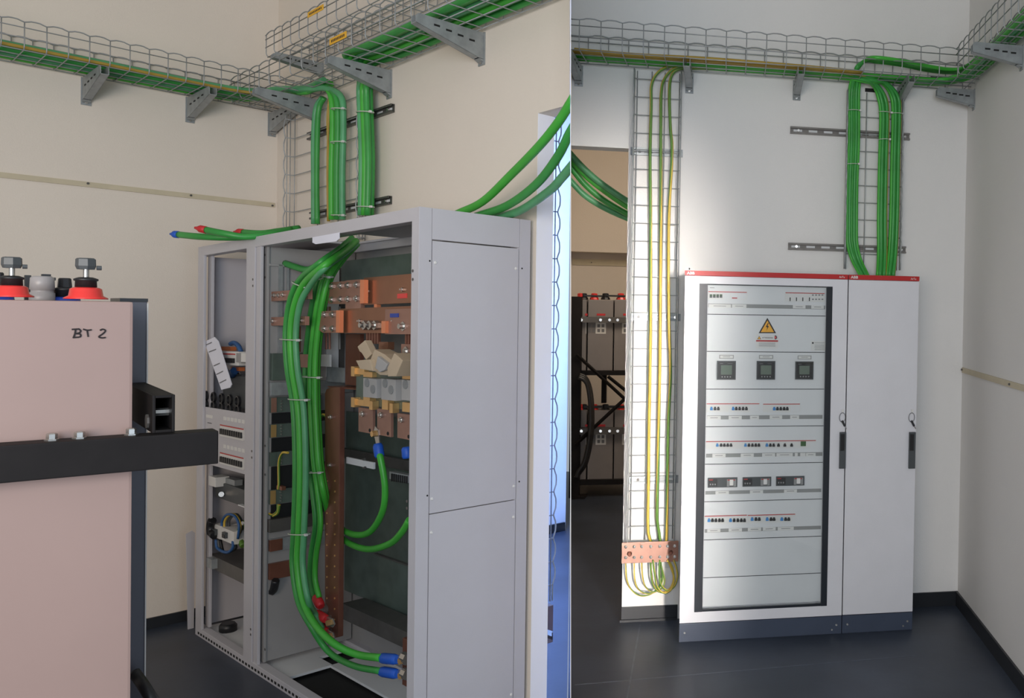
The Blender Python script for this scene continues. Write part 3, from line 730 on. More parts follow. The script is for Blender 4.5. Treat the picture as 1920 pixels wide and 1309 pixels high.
GC = ['green_cable', 'green_cable_deep', 'green_cable_cool']
def bundle(F, base, n, rpx, v, r, name, label, group, mats=None, vj=.6, cat='cable', labels=None):
    """n cables side by side along a path of image points on plane v; rpx: pitch in pixels"""
    B2 = [np.array(p, float) for p in base]; res = []
    for k in range(n):
        off = (k-(n-1)/2)*rpx; pts = []
        for i, p in enumerate(B2):
            d = B2[min(i+1, len(B2)-1)]-B2[max(i-1, 0)]; d = d[:2]/np.linalg.norm(d[:2]); nrm = np.array([-d[1], d[0]])
            vv = p[2] if len(p) > 2 else v
            q_ = p[:2]+nrm*off
            pts.append(F.on(q_[0], q_[1], v=vv+(r*vj if k % 2 else -r*vj)))
        res.append(cable(F, name, label, cat, pts, r, (mats or GC)[k % len(mats or GC)], group))
    if labels:
        for o_, l_ in zip(res, labels): o_['label'] = l_
    return res
# inside the open cabinet
A_ = [(668, 452, .30), (648, 470, .20), (610, 497, .032), (572, 530, .04), (553, 570, .032), (545, 625, .032), (548, 690, .032), (559, 760, .032), (563, 840, .032), (563, 920, .032), (560, 1000, .032), (558, 1060, .032), (568, 1125, .032), (590, 1170, .032)]
def addpts(a, tail): return a+tail
bundle(L, A_+[(625, 1206, .032), (668, 1227, .085), (715, 1234, .10)], 1, 0, .08, .0155, 'green_cable', 'outer green cable swinging to the upper blue boot in the open cabinet', None, ['green_cable'])
A2 = [(x+10 if i > 2 else x, y+(5 if i < 4 else 0), v) for i, (x, y, v) in enumerate(A_)]
bundle(L, [(x-9.5 if i > 2 else x-8, y-6 if i < 5 else y, v+.012) for i, (x, y, v) in enumerate(A_)]+[(616, 1222, .10), (662, 1248, .10), (715, 1259, .10)], 1, 0, .1, .0135, 'green_cable', 'rearmost green cable swinging to the lower blue boot in the open cabinet', None, ['green_cable_deep'])
bundle(L, A2[:-1]+[(590, 1150, .09), (604, 1180, .10)], 1, 0, .1, .0135, 'green_cable', 'inner green cable of the front bundle with a red boot at its foot', None, ['green_cable_cool'])
B_ = [(660, 458, .30), (632, 488, .2), (611, 520, .14), (600, 560, .12), (592, 610, .12), (586, 670, .12), (585, 740, .12), (588, 810, .12), (592, 870, .12), (600, 920, .12), (606, 962, .14)]
bundle(L, [(x-8, y, v+.01) for x, y, v in B_[:9]]+[(592, 930, .13), (596, 985, .13), (588, 1040, .13), (586, 1085, .13), (594, 1122, .13)], 2, 9.5, .13, .0125, 'green_cable', 'green cables of the rear bundle ending in red boots beside the copper upright', 'rear bundle in the open cabinet', labels=('rear-bundle green cable with red boot, on the copper upright side', 'rear-bundle green cable with red boot, beside the front bundle'))
bundle(L, [(x+6, y, v+.012) for x, y, v in B_[:10]]+[(618, 968, .20), (640, 992, .22), (668, 1003, .20), (695, 996, .17), (717, 960, .15), (722, 915, .14), (714, 862, .13), (710, 852, .13)], 1, 0, .13, .014, 'green_cable', 'green cable looping behind the copper upright up to a blue boot', None, ['green_cable'])
bundle(L, [(x+10, y, v+.03) for x, y, v in B_[:10]]+[(622, 985, .22), (650, 1016, .22), (690, 1030, .18), (730, 1020, .14), (752, 1000, .12), (768, 975, .11)], 1, 0, .13, .014, 'green_cable', 'green cable looping low behind the copper upright towards the near post', None, ['green_cable'])
cable(L, 'green_cable', 'short cut green cable end pointing out of the top of the front bundle', 'cable', [L.on(x, y, v=.12) for x, y in ((535, 494), (552, 500), (575, 506), (592, 500), (620, 486))], .016, 'green_cable_deep')
def boot(F, label, p, q_, v, m_, lug=True, r=.021, cat='cable boot'):
    a, b = np.array(F.on(*p, v=v)), np.array(F.on(*q_, v=v))
    t = thing('cable_boot', label, cat, F.P(*a))
    MB(F).lathe(tuple(a), tuple(b), (lambda l: [(0, r*.8), (l*.15, r), (l*.8, r), (l, r*.75)])(np.linalg.norm(F.P(*b)-F.P(*a))), n=12).build('sleeve', m_, t, smooth=True)
    if lug:
        d = (b-a)/np.linalg.norm(b-a); e = b+d*.055; s_ = np.array([d[2], 0, -d[0]])*.02
        MB(F).prism([tuple(b-s_*.7), tuple(b+s_*.7), tuple(e+s_), tuple(e+d*.02), tuple(e-s_)], (0, .006, 0)).build('lug', 'steel', t, bevel=.001)
        MB(F).cyl(tuple(e-d*.012+np.array([0, 0, 0])), tuple(e-d*.012+np.array([0, -.02, 0])), .013, n=6).build('lug_bolt', 'brass', t)
boot(L, 'upper blue boot at the near foot of the open cabinet', (714, 1234), (746, 1237), .10, 'boot_blue')
boot(L, 'lower blue boot at the near foot of the open cabinet', (714, 1259), (746, 1264), .10, 'boot_blue')
boot(L, 'blue boot hanging from a silver lug under the fuse switch', (712, 858), (708, 832), .125, 'boot_blue')
boot(L, 'blue boot half hidden behind the near cabinet post', (764, 860), (762, 838), .125, 'boot_blue', lug=False)
boot(L, 'topmost red boot on the copper upright', (592, 1118), (602, 1138), .12, 'boot_red', lug=False)
boot(L, 'middle red boot on the copper upright', (592, 1150), (612, 1162), .11, 'boot_red')
boot(L, 'lowest red boot on the copper upright', (594, 1172), (612, 1186), .11, 'boot_red')
for i, (c0, c1, v, nm) in enumerate((((588, 500), (600, 522), .10, 'just under the cabinet roof'), ((553, 528), (575, 538), .045, 'at the top bend of the front bundle'), ((529, 636), (562, 638), .032, 'a third of the way down the front bundle'), ((545, 748), (577, 750), .032, 'halfway down the front bundle'), ((545, 1000), (577, 1002), .032, 'low on the front bundle'),
     ((570, 706), (600, 708), .12, 'round the rear bundle level with the fuses'), ((575, 886), (602, 886), .12, 'round the rear bundle near the copper upright'), ((600, 515), (620, 520), .12, 'where the rear bundle leaves the front bundle'))):
    tie(L, 'cable_tie', 'pale cable tie '+nm, c0, c1, v, None)
# tray beside the battery side, corner, and drop to the cabinet
def P_(u, v, w): return np.array([u, v, w])
for k in range(6):
    u = .215-.032*k; dz = .016+.012*(k % 2)
    pts = [P_(u, -2.15, 2.925+dz), P_(u, -1.2, 2.925+dz), P_(u+.006*math.sin(k), -.5, 2.925+dz), P_(u, .1, 2.925+dz), P_(u-.04, .32+.02*k*.2, 2.935+dz)]
    if k < 3:
        xx = 622+10*k
        pts += [P_(-.12, .40-.03*k, 2.95), L.on(575+4*k, 172-3*k, v=.42), L.on(600+6*k, 160+3*k, v=.45), L.on(xx-2, 178+2*k, v=.455), L.on(xx+2, 230, v=.46), L.on(xx, 320, v=.46), L.on(xx, 412, v=.46)]
    else: pts += [P_(-.06, .42-.03*(k-3), 2.945), P_(-.30, .48-.02*(k-3), 2.945), P_(-.42-.02*k, .50-.03*(k-3), 2.945)]
    cable(L, 'green_cable', (('green cable arching out of the corner down to the open cabinet, '+('on the corner side', 'in the middle', 'on the outside')[k]) if k < 3 else 'green cable lying in the battery-side tray, '+('furthest from the room edge', 'second of three', 'closest to the room edge')[k-3]), 'cable', pts, .0165, GC[k % 3], 'arched cables in the corner' if k < 3 else 'cables in the battery-side tray')
cable(L, 'ochre_wire', 'thin ochre wire lying along the battery-side tray', 'cable', [P_(.0, -2.1, 2.945), P_(.01, -.8, 2.942), P_(.02, 0, 2.94), P_(-.0, .25, 2.94), P_(-.1, .36, 2.94)], .008, 'ochre_wire')
for k in range(2):
    cable(L, 'green_cable', 'darker green cable running down beside the arched bundle, '+('next to it', 'nearer the corner')[k], 'cable', [L.on(608-4*k, 183, v=.49), L.on(598-6*k, 205, v=.48), L.on(595-7*k, 260, v=.475), L.on(594-6*k, 340, v=.475), L.on(595-7*k, 420, v=.475)], .0145, GC[1+k], 'darker cables beside the arched bundle')
for k in range(2):
    cable(L, 'ochre_wire', 'thin ochre wire between the green cables of the wide riser, '+('straight one', 'one bending aside')[k], 'cable', [L.on(620-3*k, 185, v=.49), L.on(616-2*k, 230, v=.49), L.on(614+3*k, 320, v=.49), L.on(615+2*k, 415, v=.49)], .006, 'ochre_wire', 'thin wires in the wide riser')
for k in range(7):
    dv = .03*k
    top = [np.array([ucut(L, .48-dv, 2.95)+.03, .48-dv, 2.935+.014*(k % 2)]), P_(-1.8, .48-dv, 2.935+.014*(k % 2)), P_(-1.25, .485-dv, 2.935+.014*(k % 2)), P_(-.98, .485-dv*.9, 2.95)]
    xx = 674+(k % 4)*6.5
    tail = [L.on(680+(k % 4)*4, 142, v=.45-.03*(k//4)), L.on(xx, 165, v=.47-.03*(k//4)), L.on(xx+1, 205, v=.475-.03*(k//4)), L.on(xx+4, 300, v=.475-.03*(k//4)), L.on(xx+2, 404, v=.475-.03*(k//4))]
    cable(L, 'green_cable', 'green cable dropping from near tray down the riser, '+('back row, ' if k < 4 else 'front row, ')+('first', 'second', 'third', 'fourth')[k % 4]+' from the corner', 'cable', top+tail, .0155, GC[(k+1) % 3], 'cables from the near tray')
for c0, c1, v, nm in (((625, 205), (646, 204), .44, 'round the arched bundle, high up'), ((624, 268), (646, 266), .44, 'round the arched bundle, halfway down'), ((672, 211), (697, 210), .44, 'round the bundle from the near tray'), ((672, 388), (698, 388), .44, 'round the near-tray bundle just over the cabinet'), ((625, 404), (646, 404), .44, 'round the arched bundle just over the cabinet')):
    tie(L, 'cable_tie', 'pale cable tie '+nm, c0, c1, v, None)
# loose ends lying on top of the cabinet
def loose_end(label, pts, m_cap):
    t = thing('capped_cable', label, 'cable', L.P(*pts[-1]))
    MB(L).tube(pts, .016, n=10).build('sheath', 'green_cable_deep', t, smooth=True)
    a, b = np.array(pts[0]), np.array(pts[1]); d = (a-b)/np.linalg.norm(a-b)
    MB(L).lathe(tuple(a-d*.005), tuple(a+d), [(0, .0175), (.035, .0175), (.05, .010), (.062, .006), (.066, .006)], n=12).build('end_cap', m_cap, t, smooth=True)
loose_end('capped cable with blue end jutting from the top of the open cabinet', [L.on(334, 440, v=-.20), L.on(380, 444, v=-.15), L.on(450, 445, v=-.02), L.on(505, 438, v=.08), L.on(540, 434, v=.2)], 'boot_blue')
loose_end('capped cable with red end reaching furthest from the cabinet top', [L.on(385, 431, v=-.17), L.on(420, 438, v=-.12), L.on(460, 444, v=-.04), L.on(510, 438, v=.08), L.on(545, 430, v=.2)], 'boot_red')
loose_end('capped cable with short red end close to the cabinet top edge', [L.on(455, 436, v=.0), L.on(490, 438, v=.04), L.on(520, 434, v=.12), L.on(560, 428, v=.25)], 'boot_red')
# three cables sweeping from the cabinet top into the next room
for k, pts in enumerate((((855, 402, .40), (905, 378, .38), (960, 326, .33), (1010, 275, .28), (1045, 232, .25)), ((892, 406, .42), (950, 386, .39), (1005, 346, .34), (1045, 295, .29)), ((925, 410, .45), (975, 395, .42), (1030, 358, .36), (1052, 335, .33)))):
    ends = [(1068, 196+k*54 if k < 2 else 316, .22 if k == 0 else .26 if k == 1 else .31), (1085, 168+k*54 if k < 2 else 296, .21 if k == 0 else .25 if k == 1 else .30)]
    cable(L, 'green_cable', 'thick green cable sweeping up from the cabinet roof past the opening, '+('topmost of three', 'middle of three', 'lowest of three')[k], 'cable', [L.on(x, y, v=v) for x, y, v in list(pts)+ends], .0165, GC[k], n=12, cut=1)
# sheet leaning in the corner beside the cabinet
tag(MB(L).prism([(.10, -.018, .50), (.10, .012, .515), (.10, .028, .50), (.115, .03, FL), (.115, .0, FL)], (-.006, 0, 0)).build('metal_strip', 'cabinet_paint'), 'narrow grey metal strip leaning upright between cabinet and wall', 'metal strip')
# copper earth bar seen through the blue-lit opening
t = thing('earth_bar', 'small copper earth bar edge on in the blue-lit opening', 'earth bar', L.P(-2.1, VL+.14, .29))
MB(L).box(-2.13, -2.0, VL+.10, VL+.128, .29, .41).build('bar', 'copper', t)
MB(L).box(-2.131, -1.99, VL+.086, VL+.175, .27, .43).build('clear_cover', 'clear_pane', t)

# ================================================================ BATTERY RACK IN THE FOREGROUND
def bon(x, y, v): return B.on(x, y, v=v)
def cap_terminal(parent, x, ytop, ybase, v, sc, red=True, tall=True):
    u, _, w = B.on(x, ybase, v=v)
    at = (u, v, w); up_ = (u, v, w+1)
    bs = MB(B).lathe(at, up_, [(0, .068*sc), (.004*sc, .068*sc), (.012*sc, .053*sc), (.036*sc, .049*sc), (.042*sc, .038*sc)], n=28).build('terminal_base', 'red_plastic' if red else 'blue_plastic', parent, smooth=True)
    MB(B).lathe((u, v, w+.042*sc), up_, [(0, .034*sc), (.022*sc, .033*sc), (.024*sc, .038*sc), (.030*sc, .038*sc), (.036*sc, .022*sc)], n=24).build('terminal_collar', 'black_plastic', bs, smooth=True)
    if tall:
        MB(B).cyl((u, v, w+.076*sc), (u, v, w+.108*sc), .0095*sc, n=12).build('terminal_pin', 'steel', bs)
        MB(B).lathe((u, v, w+.106*sc), up_, [(0, .028*sc), (.012*sc, .033*sc), (.036*sc, .032*sc), (.040*sc, .027*sc)], n=7).build('terminal_knob', 'grey_plastic', bs)
        MB(B).cyl((u+.03*sc, v-.01, w+.112*sc), (u+.045*sc, v-.01, w+.112*sc), .008*sc, n=8).build('knob_clip', 'grey_plastic', bs)
    else:
        MB(B).lathe((u, v, w+.078*sc), up_, [(0, .024*sc), (.03*sc, .021*sc), (.034*sc, .018*sc)], n=8).build('terminal_knob', 'black_plastic', bs)
tl_, br_ = bon(-150, 552, .06), bon(250, 566, .06)
cell = thing('battery_cell', 'big pinkish grey battery cell marked BT 2 on a black rack', 'battery', B.P(br_[0]-.3, .2, 0-B.O[2]))
u1 = br_[0]; wt = br_[2]; wb = .32-B.O[2]
MB(B).box(u1-.62, u1, .06, .38, wb, wt).build('casing', 'battery_pink', cell, bevel=.006)
m_ = MB(B); c8 = lambda x, y: bon(x/6.62, 470+y/6.62, .0585)
strokes = (((890, 978), (985, 972)), ((938, 978), (930, 1030), (908, 1088)), ((975, 974), (1000, 995), (985, 1018), (945, 1030), (990, 1035), (1000, 1055), (985, 1072), (925, 1078)), ((1030, 975), (1080, 988), (1135, 983)), ((1078, 988), (1086, 1030), (1092, 1070)), ((1240, 990), (1270, 976), (1300, 985), (1303, 1003), (1270, 1035), (1225, 1068), (1260, 1083), (1310, 1078)))
for st in strokes: m_.tube([c8(x, y) for x, y in st], .0016, n=5, sub=5)
m_.build('handwriting', 'ink', cell)
cap_terminal(cell, 161, 487, 561, .12, .60)
cap_terminal(cell, 22, 480, 557, .12, .56)
# the cells behind
c2 = thing('battery_cell', 'dark grey battery cell edge showing behind the pinkish one', 'battery', B.P(u1+.02, .3, 0-B.O[2]))
a, b = bon(251, 566, .40), bon(277, 566, .40)
MB(B).box(a[0]-.03, b[0], .40, .56, wb, b[2]).build('casing', 'battery_dark', c2, bevel=.004)
MB(B).box(a[0]-.03, b[0]+.0005, .3985, .56, b[2]-.0005, b[2]+.008).build('lid', 'black_plastic', c2)
MB(B).box(b[0]-.002, b[0]+.001, .397, .40, wb+.01, b[2]-.004).build('edge_highlight', 'white_plastic', c2)  # white sliver drawn as the highlight along the casing edge
def vent(x, y0, y1, v, m_, label):
    u, _, w = B.on(x, y1, v=v)
    t = thing('vent_plug', label, 'battery cap', B.P(u, v, w)); h = B.on(x, y0, v=v)[2]-w; r = .024
    MB(B).lathe((u, v, w), (u, v, w+1), [(0, r*1.05), (h*.42, r*1.02), (h*.44, r*.9), (h*.52, r*.9), (h*.54, r), (h*.93, r*.95), (h, r*.75)], n=24).build('plug', m_, t, smooth=True)
vent(79, 518, 572, .30, 'cap_grey', 'grey round vent plug between the two red battery terminals')
c3 = thing('battery_terminal', 'blue based black battery terminal behind the red one', 'battery terminal', B.P(*bon(119, 572, .32)))
cap_terminal(c3, 121, 505, 578, .32, .62, red=False, tall=False)
c4 = thing('battery_terminal', 'dark battery terminal peeking in at the picture edge', 'battery terminal', B.P(*bon(-2, 572, .32)))
cap_terminal(c4, -6, 505, 568, .30, .6, red=False, tall=False)
c5_ = thing('cell_connector', 'low dark cell connector bar behind the grey vent plug', 'connector', B.P(*bon(70, 530, .5)))
p, q_ = bon(46, 516, .5), bon(58, 530, .5); MB(B).box(p[0], q_[0], .49, .52, q_[2]-.06, p[2]).build('clamp', 'black_plastic', c5_)
p, q_ = bon(78, 514, .5), bon(95, 530, .5); MB(B).box(p[0], q_[0], .49, .52, q_[2]-.06, p[2]).build('clamp', 'black_plastic', c5_)
p, q_ = bon(46, 519, .51), bon(104, 526, .51); MB(B).box(p[0], q_[0], .50, .52, q_[2], p[2]).build('bar', 'black_plastic', c5_)
# rack
rk = thing('battery_rack', 'black steel battery rack bar across the front of the pinkish cell', 'rack', B.P(u1-.1, .02, 0-B.O[2]))
q0, q1, q2, q3 = bon(-160, 844, 0), bon(410, 811, 0), bon(410, 867, 0), bon(-160, 925, 0)
MB(B).box(q0[0], q1[0], 0, .055, (q2[2]+q3[2])/2, (q0[2]+q1[2])/2).build('front_bar', 'black_steel', rk, bevel=.003)
wtop = (q0[2]+q1[2])/2; wbot = (q2[2]+q3[2])/2
tb_, te = bon(286, 742, .03), bon(328, 817, .03); t0, t1 = tb_[0], te[0]; hh0, hh1 = wtop+.0005, tb_[2]
tw = .006; m_ = MB(B)
for bx_ in ((t0, t0+tw, hh0, hh1), (t1-tw, t1, hh0, hh1), (t0+tw, t1-tw, hh0, hh0+tw), (t0+tw, t1-tw, hh1-tw, hh1)): m_.box(bx_[0], bx_[1], .03, .44, bx_[2], bx_[3])
tubep = m_.build('square_tube', 'black_steel', rk, bevel=.0015)
MB(B).cyl(((t0+t1)/2-.01, .07, (hh0+hh1)/2), (t1-tw, .07, (hh0+hh1)/2), .009, n=8).build('tube_bolt', 'steel', tubep)
MB(B).cyl(((t0+t1)/2-.026, .08, (hh0+hh1)/2-.02), ((t0+t1)/2-.02, .08, (hh0+hh1)/2-.02), .016, n=8).build('tube_nut', 'rail_dark', tubep)
for x, y in ((97, 826), (149, 821), (246, 813)):
    u = bon(x, y, .03)[0]
    MB(B).lathe((u, .03, wtop), (u, .03, wtop+1), [(0, .013), (.003, .013), (.0035, .010), (.013, .010), (.015, .008)], n=6).build('bolt', 'steel', rk)
m_ = MB(B).box(u1-.60, t1, .06, .38, wb-.04, wb-.001).build('lower_shelf', 'black_steel', rk)
for u in (u1-.58, t1-.05): MB(B).box(u, u+.05, .30, .35, FL*0-B.O[2], wb-.041).build('leg', 'black_steel', rk)
for u in (u1-.60, t1-.001): MB(B).box(u, u+.04, .055, .06, wb-.04, wtop).build('hanger', 'black_steel', rk) if u < 0 - .3 else None
cable(B, 'black_cable', 'thick black cable end curving out below the dark battery cell', 'cable', [bon(252, 1262, .36), bon(262, 1275, .34), bon(275, 1295, .30), bon(290, 1325, .28), bon(296, 1380, .28)], .014, 'black_plastic')

# ================================================================ CLOSED CABINETS
def c5(x, y): return 1270+x/3.536, 490+y/3.536
def c6(x, y): return 1270+x/3.358, 840+y/3.358
SPLIT = .9135; CWR = 1.331; RH = 1.971
kc = thing('distribution_cabinet', 'wide grey distribution cabinet with a glazed door full of breakers', 'cabinet', R.P(.45, .17, 0))
kn = thing('distribution_cabinet', 'narrow grey cabinet with a plain door in the corner', 'cabinet', R.P(1.12, .17, 0))
DB = .318
def rb(par, name, u0, u1, v0, v1, w0, w1, m_='door_paint', bevel=0.0): return MB(R).box(u0, u1, v0, v1, w0, w1).build(name, m_, par, bevel=bevel)
for par, a, b in ((kc, 0, SPLIT-.002), (kn, SPLIT+.002, CWR)):
    rb(par, 'plinth', a, b, .006, DB, 0.0005, .098, 'plinth_blue', bevel=.002)
    rb(par, 'body', a+.002, b-.002, .0236, DB, .0985, RH-.002, 'door_paint', bevel=.002)
    tb = rb(par, 'top_strip', a, b, -.004, .0235, 1.945, RH, 'red_strip', bevel=.0015)
    flat_text(R, 'ABB', (a+.012, 1.951), .020, -.0048, 1, 'white_plastic', tb, bold=.03, xs=1.15)
    flat_text(R, 'ArTu', (b-.052, 1.952), .015, -.0048, 1, 'white_plastic', tb, bold=.01)
    n_ = 0
    for u in (a+.03, b-.03):
        MB(R).cyl((u, .006, .05), (u, .002, .05), .006, n=8).build('screw', 'steel', par)
    MB(R).cyl((b-.055, .006, .025), (b-.055, .002, .025), .005, n=8).build('screw', 'steel', par)
rb(kn, 'door', SPLIT+.003, CWR-.001, 0, .021, .104, 1.9435, bevel=.003)
FU0, FU1, FW0, FW1 = .080, .824, .160, 1.9035
GU0, GU1 = .124, .789
MB(R).holed(.001, SPLIT-.003, .104, 1.9435, 0, .021, [(FU0, FU1, FW0, FW1)]).build('door', 'door_paint', kc)
m_ = MB(R); m_.box(FU0+.0005, GU0, -.003, .016, FW0, FW1); m_.box(GU1, FU1-.0005, -.003, .016, FW0, FW1); m_.box(GU0, GU1, -.001, .016, FW0, FW0+.014); m_.box(GU0, GU1, -.001, .016, FW1-.003, FW1)
m_.build('door_frame', 'frame_black', kc, bevel=.001)
rb(kc, 'glass_pane', GU0+.001, GU1-.001, .003, .006, FW0+.0145, FW1-.0035, 'clear_pane')
PV = .0212                                               # face of the inner plates
ys = [c5(600, 150)[1]+1, c5(600, 357)[1], c5(600, 601)[1], c5(600, 848)[1], c5(600, 1094)[1], c6(540, 97)[1], c6(540, 330)[1], c6(540, 567)[1], c6(540, 802)[1], c6(540, 1008)[1]]
ws = [R.on(1437, y, v=PV)[2] for y in ys]; ws[0] = FW1-.004; ws[-1] = FW0+.016
plates = []
for i in range(9): plates.append(rb(kc, 'front_plate', GU0+.001, GU1-.001, PV, PV+.0012, ws[i+1]+.0019, ws[i]-.0019, 'panel_grey'))
rb(kc, 'plate_gap', GU0+.001, GU1-.001, PV+.0012, PV+.0016, FW0+.016, FW1-.004, 'dark_slot')
def dev(par, c, x0, y0, x1, y1, v0, m_, name, th=.004, mid=False):
    """piece on the plates; x, y in the zoomed view c; its front is at depth v0"""
    px, py = c((x0+x1)/2, (y0+y1)/2); hw = (x1-x0)/2/(3.536 if c is c5 else 3.358); hh = (y1-y0)/2/(3.536 if c is c5 else 3.358)
    ctr = R.on(px, py, v=v0); a = R.on(px-hw, py, v=v0); b = R.on(px+hw, py, v=v0); t_, d_ = R.on(px, py-hh, v=v0), R.on(px, py+hh, v=v0)
    return MB(R).box(a[0], b[0], v0, min(v0+th, PV-.0001), d_[2], t_[2]).build(name, m_, par)
def label_strip(c, i, x0, y0, x1, y1, labs):
    s_ = dev(kc, c, x0, y0, x1, y1, PV-.0012, 'strip_grey', 'label_strip', .001)
    for k in labs:
        a, b = k[0], k[1]; f = ((a+b)/2-x0)/(x1-x0); sl = k[2] if len(k) > 2 else 0
        yy = (y0+y1)/2+sl
        o = dev(s_, c, a, yy-(y1-y0)*.46, b, yy+(y1-y0)*.46, PV-.0022, 'white_plastic', 'label', .0009)
        if b-a > 40: MB_line(c, s_, a+(b-a)*.22, b-(b-a)*.22, yy)
def MB_line(c, par, a, b, y, hh=1.6, v=PV-.0026): return dev(par, c, a, y-hh, b, y+hh, v, 'ink_grey', 'printed_line', .0004)
def strip(c, x0, y0, x1, y1, toggles, par=None, blanks=(), red=True, extra=()):
    s_ = dev(kc if par is None else par, c, x0, y0, x1, y1, PV-.0045, 'white_plastic', 'breaker_strip', .0044)
    if red: dev(s_, c, x0+2, y0+1, x1-2, y0+6, PV-.0052, 'red_strip', 'red_line', .0006)
    for x, col in toggles:
        sl = (y1-y0)
        dev(s_, c, x-9, (y0+y1)/2+2, x+9, (y0+y1)/2+sl*.30, PV-.011, 'cover_blue' if col == 'b' else 'black_plastic', 'toggle', .0064)
        dev(s_, c, x-6, (y0+y1)/2-6, x+6, (y0+y1)/2+3, PV-.010, 'cover_blue' if col == 'b' else 'black_plastic', 'toggle', .0054)
    for a, b in blanks: dev(s_, c, a, y0+11, b, y1-4, PV-.0055, 'panel_grey', 'blank_cover', .0009)
    return s_
# top row
s_ = strip(c5, 204, 200, 463, 252, [], blanks=((304, 350), (356, 400), (405, 458)))
for i in range(4):
    dev(s_, c5, 214+i*22, 219, 232+i*22, 242, PV-.0075, 'grey_plastic', 'switch', .003); dev(s_, c5, 217+i*22, 222, 229+i*22, 229, PV-.011, 'device_green', 'toggle', .0035)
dev(s_, c5, 362, 240, 397, 247, PV-.0062, 'red_strip', 'red_mark', .0006)
s_ = strip(c5, 715, 208, 978, 268, [])
for x in (748, 790, 832, 876): dev(s_, c5, x-3, 240, x+3, 264, PV-.0075, 'black_plastic', 'lever', .003)
for i in range(4):
    for j in range(2): dev(s_, c5, 893+i*21, 220+j*28, 905+i*21, 228+j*28, PV-.0055, 'ink_grey', 'indicator', .0009)
label_strip(c5, 0, 204, 287, 980, 312, ((207, 356, -3), (362, 458, -2), (766, 850, 2), (888, 972, 4)))
MB_line(c5, plates[0], 216, 246, 176)
# warning signs
def tri(par, c, cx, yt, yb, hw, v, m_, name, d=.0005):
    pts = [tuple(R.on(*c(x, y), v=v)) for x, y in ((cx, yt), (cx+hw, yb), (cx-hw, yb))]
    return MB(R).prism(pts, (0, d, 0)).build(name, m_, par)
ws_ = tri(kc, c5, 597, 375, 477, 58, PV-.0012, 'ink', 'warning_sign', .0011); tri(ws_, c5, 597, 392, 470, 44, PV-.0017, 'warn_yellow', 'yellow_field')
bolt_pts = [tuple(R.on(*c5(x, y), v=PV-.0022)) for x, y in ((601, 408), (586, 436), (597, 438), (590, 462), (607, 430), (597, 428), (606, 410))]
MB(R).prism(bolt_pts, (0, .0005, 0)).build('lightning_mark', 'ink', ws_)
st_ = dev(kc, c5, 521, 487, 669, 577, PV-.0012, 'white_plastic', 'warning_sticker', .0011)
dev(st_, c5, 522, 523, 668, 533, PV-.0017, 'red_strip', 'red_band', .0004)
t_ = tri(st_, c5, 543, 495, 517, 13, PV-.0017, 'ink', 'small_triangle'); t_ = tri(st_, c5, 543, 499, 515, 9, PV-.0021, 'warn_yellow', 'small_triangle')
u, _, w = R.on(*c5(648, 505), v=PV-.0012); MB(R).cyl((u, PV-.0012, w), (u, PV-.0017, w), .011, n=16).build('round_mark', 'ink', st_); MB(R).cyl((u, PV-.0017, w), (u, PV-.002, w), .007, n=12).build('round_mark', 'boot_red', st_)
p_ = R.on(*c5(562, 511), v=PV-.0016); flat_text(R, 'ATTENZIONE', (p_[0], p_[2]), .0098, PV-.0017, 1, 'ink', st_, bold=.01)
for y in (543, 553, 562): MB_line(c5, st_, 540, 650, y, 1.4, PV-.0017)
ri = dev(kc, c5, 886, 529, 983, 595, PV-.0012, 'white_plastic', 'rating_label', .0011)
dev(ri, c5, 893, 536, 904, 547, PV-.0017, 'ink', 'printed_mark', .0004)
for y in (541, 556, 566, 576, 586): MB_line(c5, ri, 910, 976, y, 1.2, PV-.0017)
# three meters
for i, (a, b, y0, y1) in enumerate(((262, 388, 661, 786), (526, 649, 662, 785), (782, 903, 665, 784))):
    m_ = dev(kc, c5, a, y0, b, y1, PV-.013, 'grey_plastic', 'meter', .0129)
    dev(m_, c5, a+6, y0+6, b-6, y1-6, PV-.0138, 'black_plastic', 'bezel', .0007)
    dev(m_, c5, a+27, y0+28, b-26, y1-34, PV-.0146, 'screen_lcd', 'screen', .0007)
    for k in range(4): dev(m_, c5, a+31+k*18, y1-24, a+39+k*18, y1-15, PV-.0146, 'strip_grey', 'button', .0007)
    MB_line(c5, m_, a+20, a+42, y0+17, 1.6, PV-.0146); MB_line(c5, m_, a+70, b-22, y0+17, 1.0, PV-.0146)
    h_ = dev(kc, c5, a+16, y0-40, b-14, y0-15, PV-.0014, 'strip_grey', 'label_holder', .0013); dev(h_, c5, a+21, y0-36, b-19, y0-19, PV-.002, 'white_plastic', 'label', .0005); MB_line(c5, h_, a+40, b-38, y0-28, 1.3, PV-.0024)
k5 = lambda first, blacks: [(first, 'b')]+[(x, 'k') for x in blacks]
# breaker rows
strip(c5, 192, 942, 546, 1000, k5(226, (250, 272))+k5(370, (391, 413, 436, 458)), blanks=((482, 512), (515, 542)))
strip(c5, 567, 944, 815, 1000, k5(643, (664, 686, 708, 729)), blanks=((752, 780), (783, 810)))
label_strip(c5, 3, 197, 1021, 962, 1047, ((198, 288, 4), (340, 427, 3), (482, 541, 2), (612, 695, 0), (748, 807, 0)))
s_ = strip(c5, 188, 1189, 920, 1240, k5(265, (290, 312, 334, 356))+k5(452, (475, 498, 520, 541))+k5(594, (617, 639))+[(671, 'k'), (713, 'k'), (758, 'k')], blanks=((880, 917),))
dev(s_, c5, 818, 1194, 853, 1226, PV-.0075, 'device_green', 'timer_window', .003)
label_strip(c5, 4, 190, 1271, 962, 1296, ((232, 320, 5), (420, 507, 3), (562, 648, 1), (657, 765, 0), (779, 798, -1), (815, 850, -1), (853, 917, -1)))
